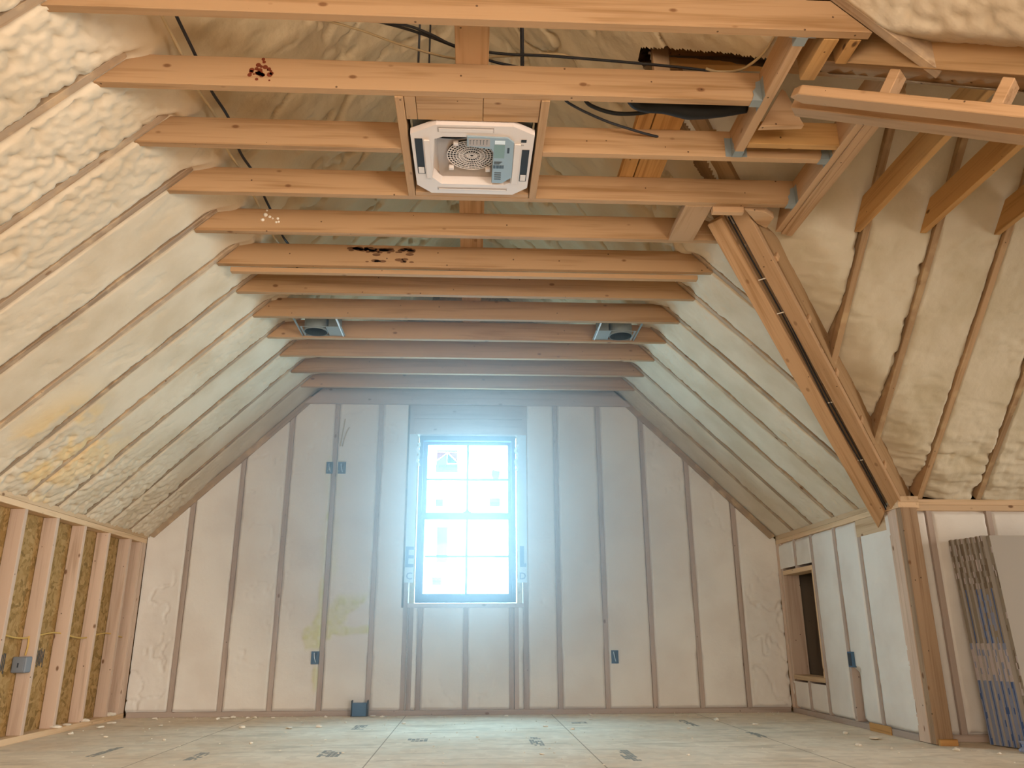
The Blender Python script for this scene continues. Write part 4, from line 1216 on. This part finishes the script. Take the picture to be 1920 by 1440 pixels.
for i, dx in enumerate((0, .055)):
    cab([(-1.235 + dx + .012 * (k % 2) + .02 * k / 10, 2.1 + .22 * k, H + JH + .012 + .012 * (k % 3)) for k in range(14)], .0075, 'darkcable' if i else 'whitecable', ['pale cable lying along the left ends of the joists', 'dark cable lying along the left ends of the joists'][i])

# ================================================================== outlet boxes
def outlet(x0, x1, z0, z1, label, mat='bluebox'):
    e = empty('outlet_box', ((x0 + x1) / 2, D, z0)); T(e, label, 'outlet box', 'outlet boxes on the gable wall')
    bm = bmesh.new(); t = .006; ya, yb = D - .014, D + .05
    bmbox(bm, (x0, ya, z0), (x0 + t, yb, z1)); bmbox(bm, (x1 - t, ya, z0), (x1, yb, z1)); bmbox(bm, (x0 + t, ya, z0), (x1 - t, yb, z0 + t)); bmbox(bm, (x0 + t, ya, z1 - t), (x1 - t, yb, z1))
    bmbox(bm, (x0 + t, D + .0, z0 + t), (x1 - t, yb, z1 - t))
    from_bm('box_shell', bm, M[mat], Matrix(), e)
    cx = (x0 + x1) / 2
    tube('wire', [(cx - .01, D - .001, z1 - .012), (cx - .004, D - .010, (z0 + z1) / 2), (cx + .008, D - .003, z0 + .015)], .003, M['labelw'], e)
    tube('wire', [(cx + .012, D - .001, z1 - .015), (cx + .006, D - .011, (z0 + z1) / 2 + .01), (cx + .002, D - .003, z0 + .03)], .003, M['ink'], e)


outlet(-1.334, -1.276, 2.045, 2.152, 'high outlet box left of the yellow foamed stud')
outlet(-1.230, -1.160, 2.045, 2.152, 'high outlet box right of the yellow foamed stud')
outlet(-1.352, -1.290, .408, .512, 'low outlet box under the yellow foam')
outlet(1.215, 1.275, .402, .510, 'low outlet box right of the window')
for i, dx in enumerate((0, .02)):
    T(tube('stub_cable', [(BX[3] + .045 + dx, D - .012, 2.30), (BX[3] + .06 + dx * 1.6, D - .014, 2.42), (BX[3] + .075 + dx * 2.2, D - .012, 2.56 - dx * 4)], .006, M['whitecable']), 'grey cable end on the gable foam, %s of two' % ('longer' if i == 0 else 'shorter'), 'cable')
e = empty('outlet_box', (XR, 5.93, .40)); T(e, 'blue outlet box on the right knee wall', 'outlet box')
box('box_shell', (XR - .020, 5.895, .405), (XR + .05, 5.968, .512), M['bluebox'], e, .003)
box('box_opening', (XR - .0215, 5.905, .415), (XR - .0195, 5.958, .502), M['ink'], e, 0)
e = empty('floor_box', (-.914, 7.08, 0)); T(e, 'grey blue metal box standing on the floor at the gable wall', 'box')
box('box_body', (-.975, 7.085, .003), (-.855, 7.150, .105), M['bluebox'], e, .003)
for s in (-.980, -.850): box('side_ear', (s - .003, 7.075, .003), (s + .003, 7.150, .125), M['ink'], e, 0)

# ================================================================== drywall stack leaning on the wing wall
rnd = random.Random(12)
NSH = 8; TS = .032; HS = 1.222
ybot, ytop = 4.965, 5.098
lean = math.atan2(ytop - ybot, 1.215)
for i in range(NSH):
    yo = ybot - i * (TS + .0035); xs = 3.088 + i * .0115 + rnd.uniform(-.003, .003)
    if i == NSH - 1: xs += .012
    # local X along the sheet, Y up the sheet, Z its thickness
    X = Vector((1, 0, 0)); Y = Vector((0, math.sin(lean), math.cos(lean)))
    shear = .036                                       # the stack is pushed a little to the left at its foot
    root = empty('drywall_sheet', (xs, yo, .004))
    lab = ['rearmost pair of drywall sheets, against the wall studs', 'second pair of drywall sheets from the wall', 'third pair of drywall sheets from the wall', 'fourth pair of drywall sheets from the wall',
           'fourth pair of drywall sheets from the front', 'third pair of drywall sheets from the front', 'pair of drywall sheets right behind the front one', 'front pair of drywall sheets showing its grey face'][i]
    T(root, lab, 'drywall', 'drywall sheets leaning on the wing wall')
    top_ = HS - rnd.uniform(0, .008)
    for j in range(2):
        o = prism('sheet', [(0, 0), (2.9, 0), (2.9, top_), (shear, top_)], TS / 2 - .0008, (xs, yo - j * TS / 2, .004), X, Y, [M['gyp'], M['gypcore']] if False else M['gyp'], root, 0, t0=-(TS / 2 - .0008) if X.cross(Y).y > 0 else 0)
    # printed end tape wrapped over both edges
    bm = bmesh.new(); mats = [M['gypcore'], M['gypbrown'], M['tapeblue'], M['tapewhite'], M['tapelav']]
    nseg = 34
    for s in range(nseg):
        z0, z1 = top_ * s / nseg, top_ * (s + 1) / nseg; fz = s / nseg
        for j in range(3):
            ya = -TS * j / 3; yb = -TS * (j + 1) / 3
            p = rnd.random()
            if i == NSH - 1: mi = 3 if p < .12 else (1 if p > .9 else 0)
            elif fz < .28: mi = 2 if (j == 1 and i % 2 == 0) or p < .12 else 4
            elif fz < .45: mi = 3 if p < .8 else 4
            elif fz < .72: mi = 2 if (j == 1 and (i in (1, 3, 4, 6))) else (4 if 2 < i < 6 and p < .6 else 0)
            else: mi = 1 if (j == 1 or p < .25) else (0 if p < .8 else 3)
            xa = shear * fz
            bmbox(bm, (xa - .0018, z0, ya - .0), (xa + .0005, z1, yb + .0), mi) if False else None
            xb = shear * (s + 1) / nseg
            v = [bm.verts.new(q) for q in ((xa - .0015, z0, ya), (xa - .0015, z0, yb), (xb - .0015, z1, yb), (xb - .0015, z1, ya))]
            f = bm.faces.new(v); f.material_index = mi
    bmesh.ops.recalc_face_normals(bm, faces=bm.faces)
    Z = X.cross(Y); sg = 1 if Z.y > 0 else -1
    for v in bm.verts: v.co.z *= sg
    bmesh.ops.solidify(bm, geom=bm.faces[:], thickness=.0008)
    tp_ = from_bm('end_tape', bm, mats, frame((xs, yo, .004), X, Y), root); tp_['label'] = 'printed tape along the sheet ends'
# crumpled clear film at the foot of the stack
bm = bmesh.new(); bmesh.ops.create_icosphere(bm, subdivisions=3, radius=.06)
for v in bm.verts:
    k = 1 + .35 * math.sin(v.co.x * 90) * math.cos(v.co.y * 70) + .2 * math.sin(v.co.z * 110 + v.co.x * 40)
    v.co = Vector((v.co.x * 1.5 * k, v.co.y * .9 * k, max(-.032, v.co.z * .6 * k)))
T(from_bm('plastic_film', bm, M['tapelav'], Matrix.Translation((3.16, 4.63, .033))), 'crumpled bluish film on the floor at the foot of the drywall', 'film')

# ================================================================== floor: stamps and foam crumbs
fl = bpy.data.objects['floor']
rnd = random.Random(21)
for (x, y, w_, l_) in ((-1.50, 4.87, .07, .30), (-.80, 6.28, .09, .30), (-.33, 5.50, .13, .16), (-.78, 4.92, .12, .26), (.415, 5.38, .08, .42), (.87, 4.73, .08, .42), (1.64, 6.37, .06, .45), (.83, 6.47, .12, .12), (-2.1, 5.1, .05, .4), (1.9, 5.6, .06, .3)):
    bm = bmesh.new(); n = 5
    for j in range(n):
        xa = x - w_ / 2 + w_ * j / n
        for q in range(7):
            if rnd.random() < .72:
                ya = y - l_ / 2 + l_ * q / 7
                bmbox(bm, (xa, ya, .0002), (xa + w_ / n * .86, ya + l_ / 7 * rnd.uniform(.7, 1.0), .0008))
    from_bm('panel_stamp', bm, M['stamp'], Matrix(), fl)


def chip_mesh(seed, r):
    rr = random.Random(seed); bm = bmesh.new(); bmesh.ops.create_icosphere(bm, subdivisions=2, radius=r)
    a, b, c = rr.uniform(.8, 1.7), rr.uniform(.6, 1.1), rr.uniform(.3, .7)
    for v in bm.verts:
        k = 1 + .25 * math.sin(v.co.x / r * 3 + seed) * math.cos(v.co.y / r * 4 + seed * 2)
        v.co = Vector((v.co.x * a * k, v.co.y * b * k, max(-.3 * r, v.co.z * c * k)))
    return bm


protos = []
for s in range(6):
    o = from_bm('foam_chip', chip_mesh(s, .014), M['chip']); protos.append(o)
spots = [(-2.55, 7.04, 1.2), (-2.02, 6.95, 1.5), (-1.98, 7.02, 1.6), (-1.93, 7.06, 1.9), (-1.80, 7.02, 1.4), (-1.75, 7.05, 1.2), (-1.60, 7.03, 1.0), (-1.18, 7.05, 1.3), (-.80, 7.07, 1.5), (-.72, 7.02, 1.3), (-.95, 6.6, 1.2), (-1.1, 6.3, 1.5),
         (-2.30, 6.5, 1.2), (-1.65, 6.30, 1.8), (-1.30, 6.25, 1.6), (-2.4, 5.8, 1.2), (-1.95, 5.6, 1.3), (-.5, 6.5, 1.1), (.55, 6.2, 1.1), (.72, 6.0, 1.2), (.95, 6.7, 1.0), (1.25, 6.2, .9), (1.55, 6.0, 1.0), (1.9, 6.5, 1.9), (2.1, 6.2, 1.2),
         (2.5, 5.6, 1.4), (2.55, 5.3, 2.0), (2.75, 4.75, 1.6), (2.9, 4.6, 1.2), (2.3, 5.0, 1.2), (-2.70, 6.4, 1.5), (-2.72, 6.0, 1.4), (-2.74, 6.7, 1.7), (.05, 5.6, .9), (-.2, 6.9, 1.2), (.3, 7.0, 1.1), (1.0, 7.05, 1.3), (-1.35, 5.4, 1.0), (.4, 4.8, 1.0), (1.2, 4.7, .9)]
for i, (x, y, s) in enumerate(spots):
    p = protos[i % 6]
    o = p if i < 6 else p.copy()
    if i >= 6: C.objects.link(o)
    o.matrix_basis = Matrix.Translation((x, y, .0045 * s)) @ Matrix.Rotation(i * 1.7, 4, 'Z') @ Matrix.Scale(s * .9, 4)
    T(o, 'small cream crumb of foam lying on the subfloor', 'foam crumb', 'foam crumbs on the floor')
bm = bmesh.new()
for i in range(420):
    x = rnd.uniform(-2.8, 3.0); y = rnd.uniform(4.3, 7.1)
    if rnd.random() < .45: y = 7.15 - abs(rnd.gauss(0, .12))
    if x > 2.7 and y > 4.9: continue
    r = rnd.uniform(.0015, .005)
    bmesh.ops.create_icosphere(bm, subdivisions=1, radius=r, matrix=Matrix.Translation((x, y, r * .6)) @ Matrix.Rotation(rnd.random() * 6, 4, 'Z') @ Matrix.Diagonal((rnd.uniform(1, 2.6), 1, .7, 1)))
o = from_bm('foam_dust', bm, M['chip'], Matrix()); o['kind'] = 'stuff'; T(o, 'fine foam dust scattered over the subfloor', 'dust')
# lumps of foam squeezed out along the left bottom plate
for i, (y, r) in enumerate(((6.02, .035), (6.18, .025), (6.45, .03), (6.88, .045))):
    o = from_bm('foam_lump', chip_mesh(40 + i, r), M['chip'], Matrix.Translation((XL + .01, y, .038 + r * .3)))
    T(o, '%s white foam lump on the left bottom plate counted from the front' % ORD[i], 'foam lump', 'foam lumps on the left plate')

# ================================================================== scattering haze added to imitate lens glare around the lit window
bm = bmesh.new(); bmesh.ops.create_icosphere(bm, subdivisions=4, radius=1.0)
for v in bm.verts: v.co = Vector((v.co.x * 2.5, min(v.co.y, 0) * 3.9, max(v.co.z * 2.3, -1.64)))
m = bpy.data.materials.new('glare_haze'); m.use_nodes = True; nt = m.node_tree; nt.nodes.remove(nt.nodes['Principled BSDF'])
N, L = nt.nodes, nt.links
vs = N.new('ShaderNodeVolumeScatter'); vs.inputs['Color'].default_value = (.97, .99, 1, 1); vs.inputs['Anisotropy'].default_value = .25
tc = N.new('ShaderNodeTexCoord'); mp = N.new('ShaderNodeMapping'); mp.inputs['Scale'].default_value = (1 / 2.45, 1 / 3.8, 1 / 2.25)
ln = N.new('ShaderNodeVectorMath'); ln.operation = 'LENGTH'; L.new(tc.outputs['Object'], mp.inputs[0]); L.new(mp.outputs[0], ln.inputs[0])
mr = N.new('ShaderNodeMapRange'); mr.interpolation_type = 'SMOOTHSTEP'; mr.inputs['From Min'].default_value = 0; mr.inputs['From Max'].default_value = 1
mr.inputs['To Min'].default_value = 1; mr.inputs['To Max'].default_value = 0; L.new(ln.outputs['Value'], mr.inputs['Value'])
pw = mth(N, L, 'MULTIPLY', mth(N, L, 'POWER', mr.outputs[0], .7), .33); L.new(pw, vs.inputs['Density'])
L.new(vs.outputs[0], N['Material Output'].inputs['Volume'])
m.cycles.volume_step_rate = 1.0
hz = from_bm('glare_haze', bm, m, Matrix.Translation((-.05, D - .03, 1.66))); hz['kind'] = 'stuff'; T(hz, 'bluish haze added to imitate lens glare around the bright window', 'haze')
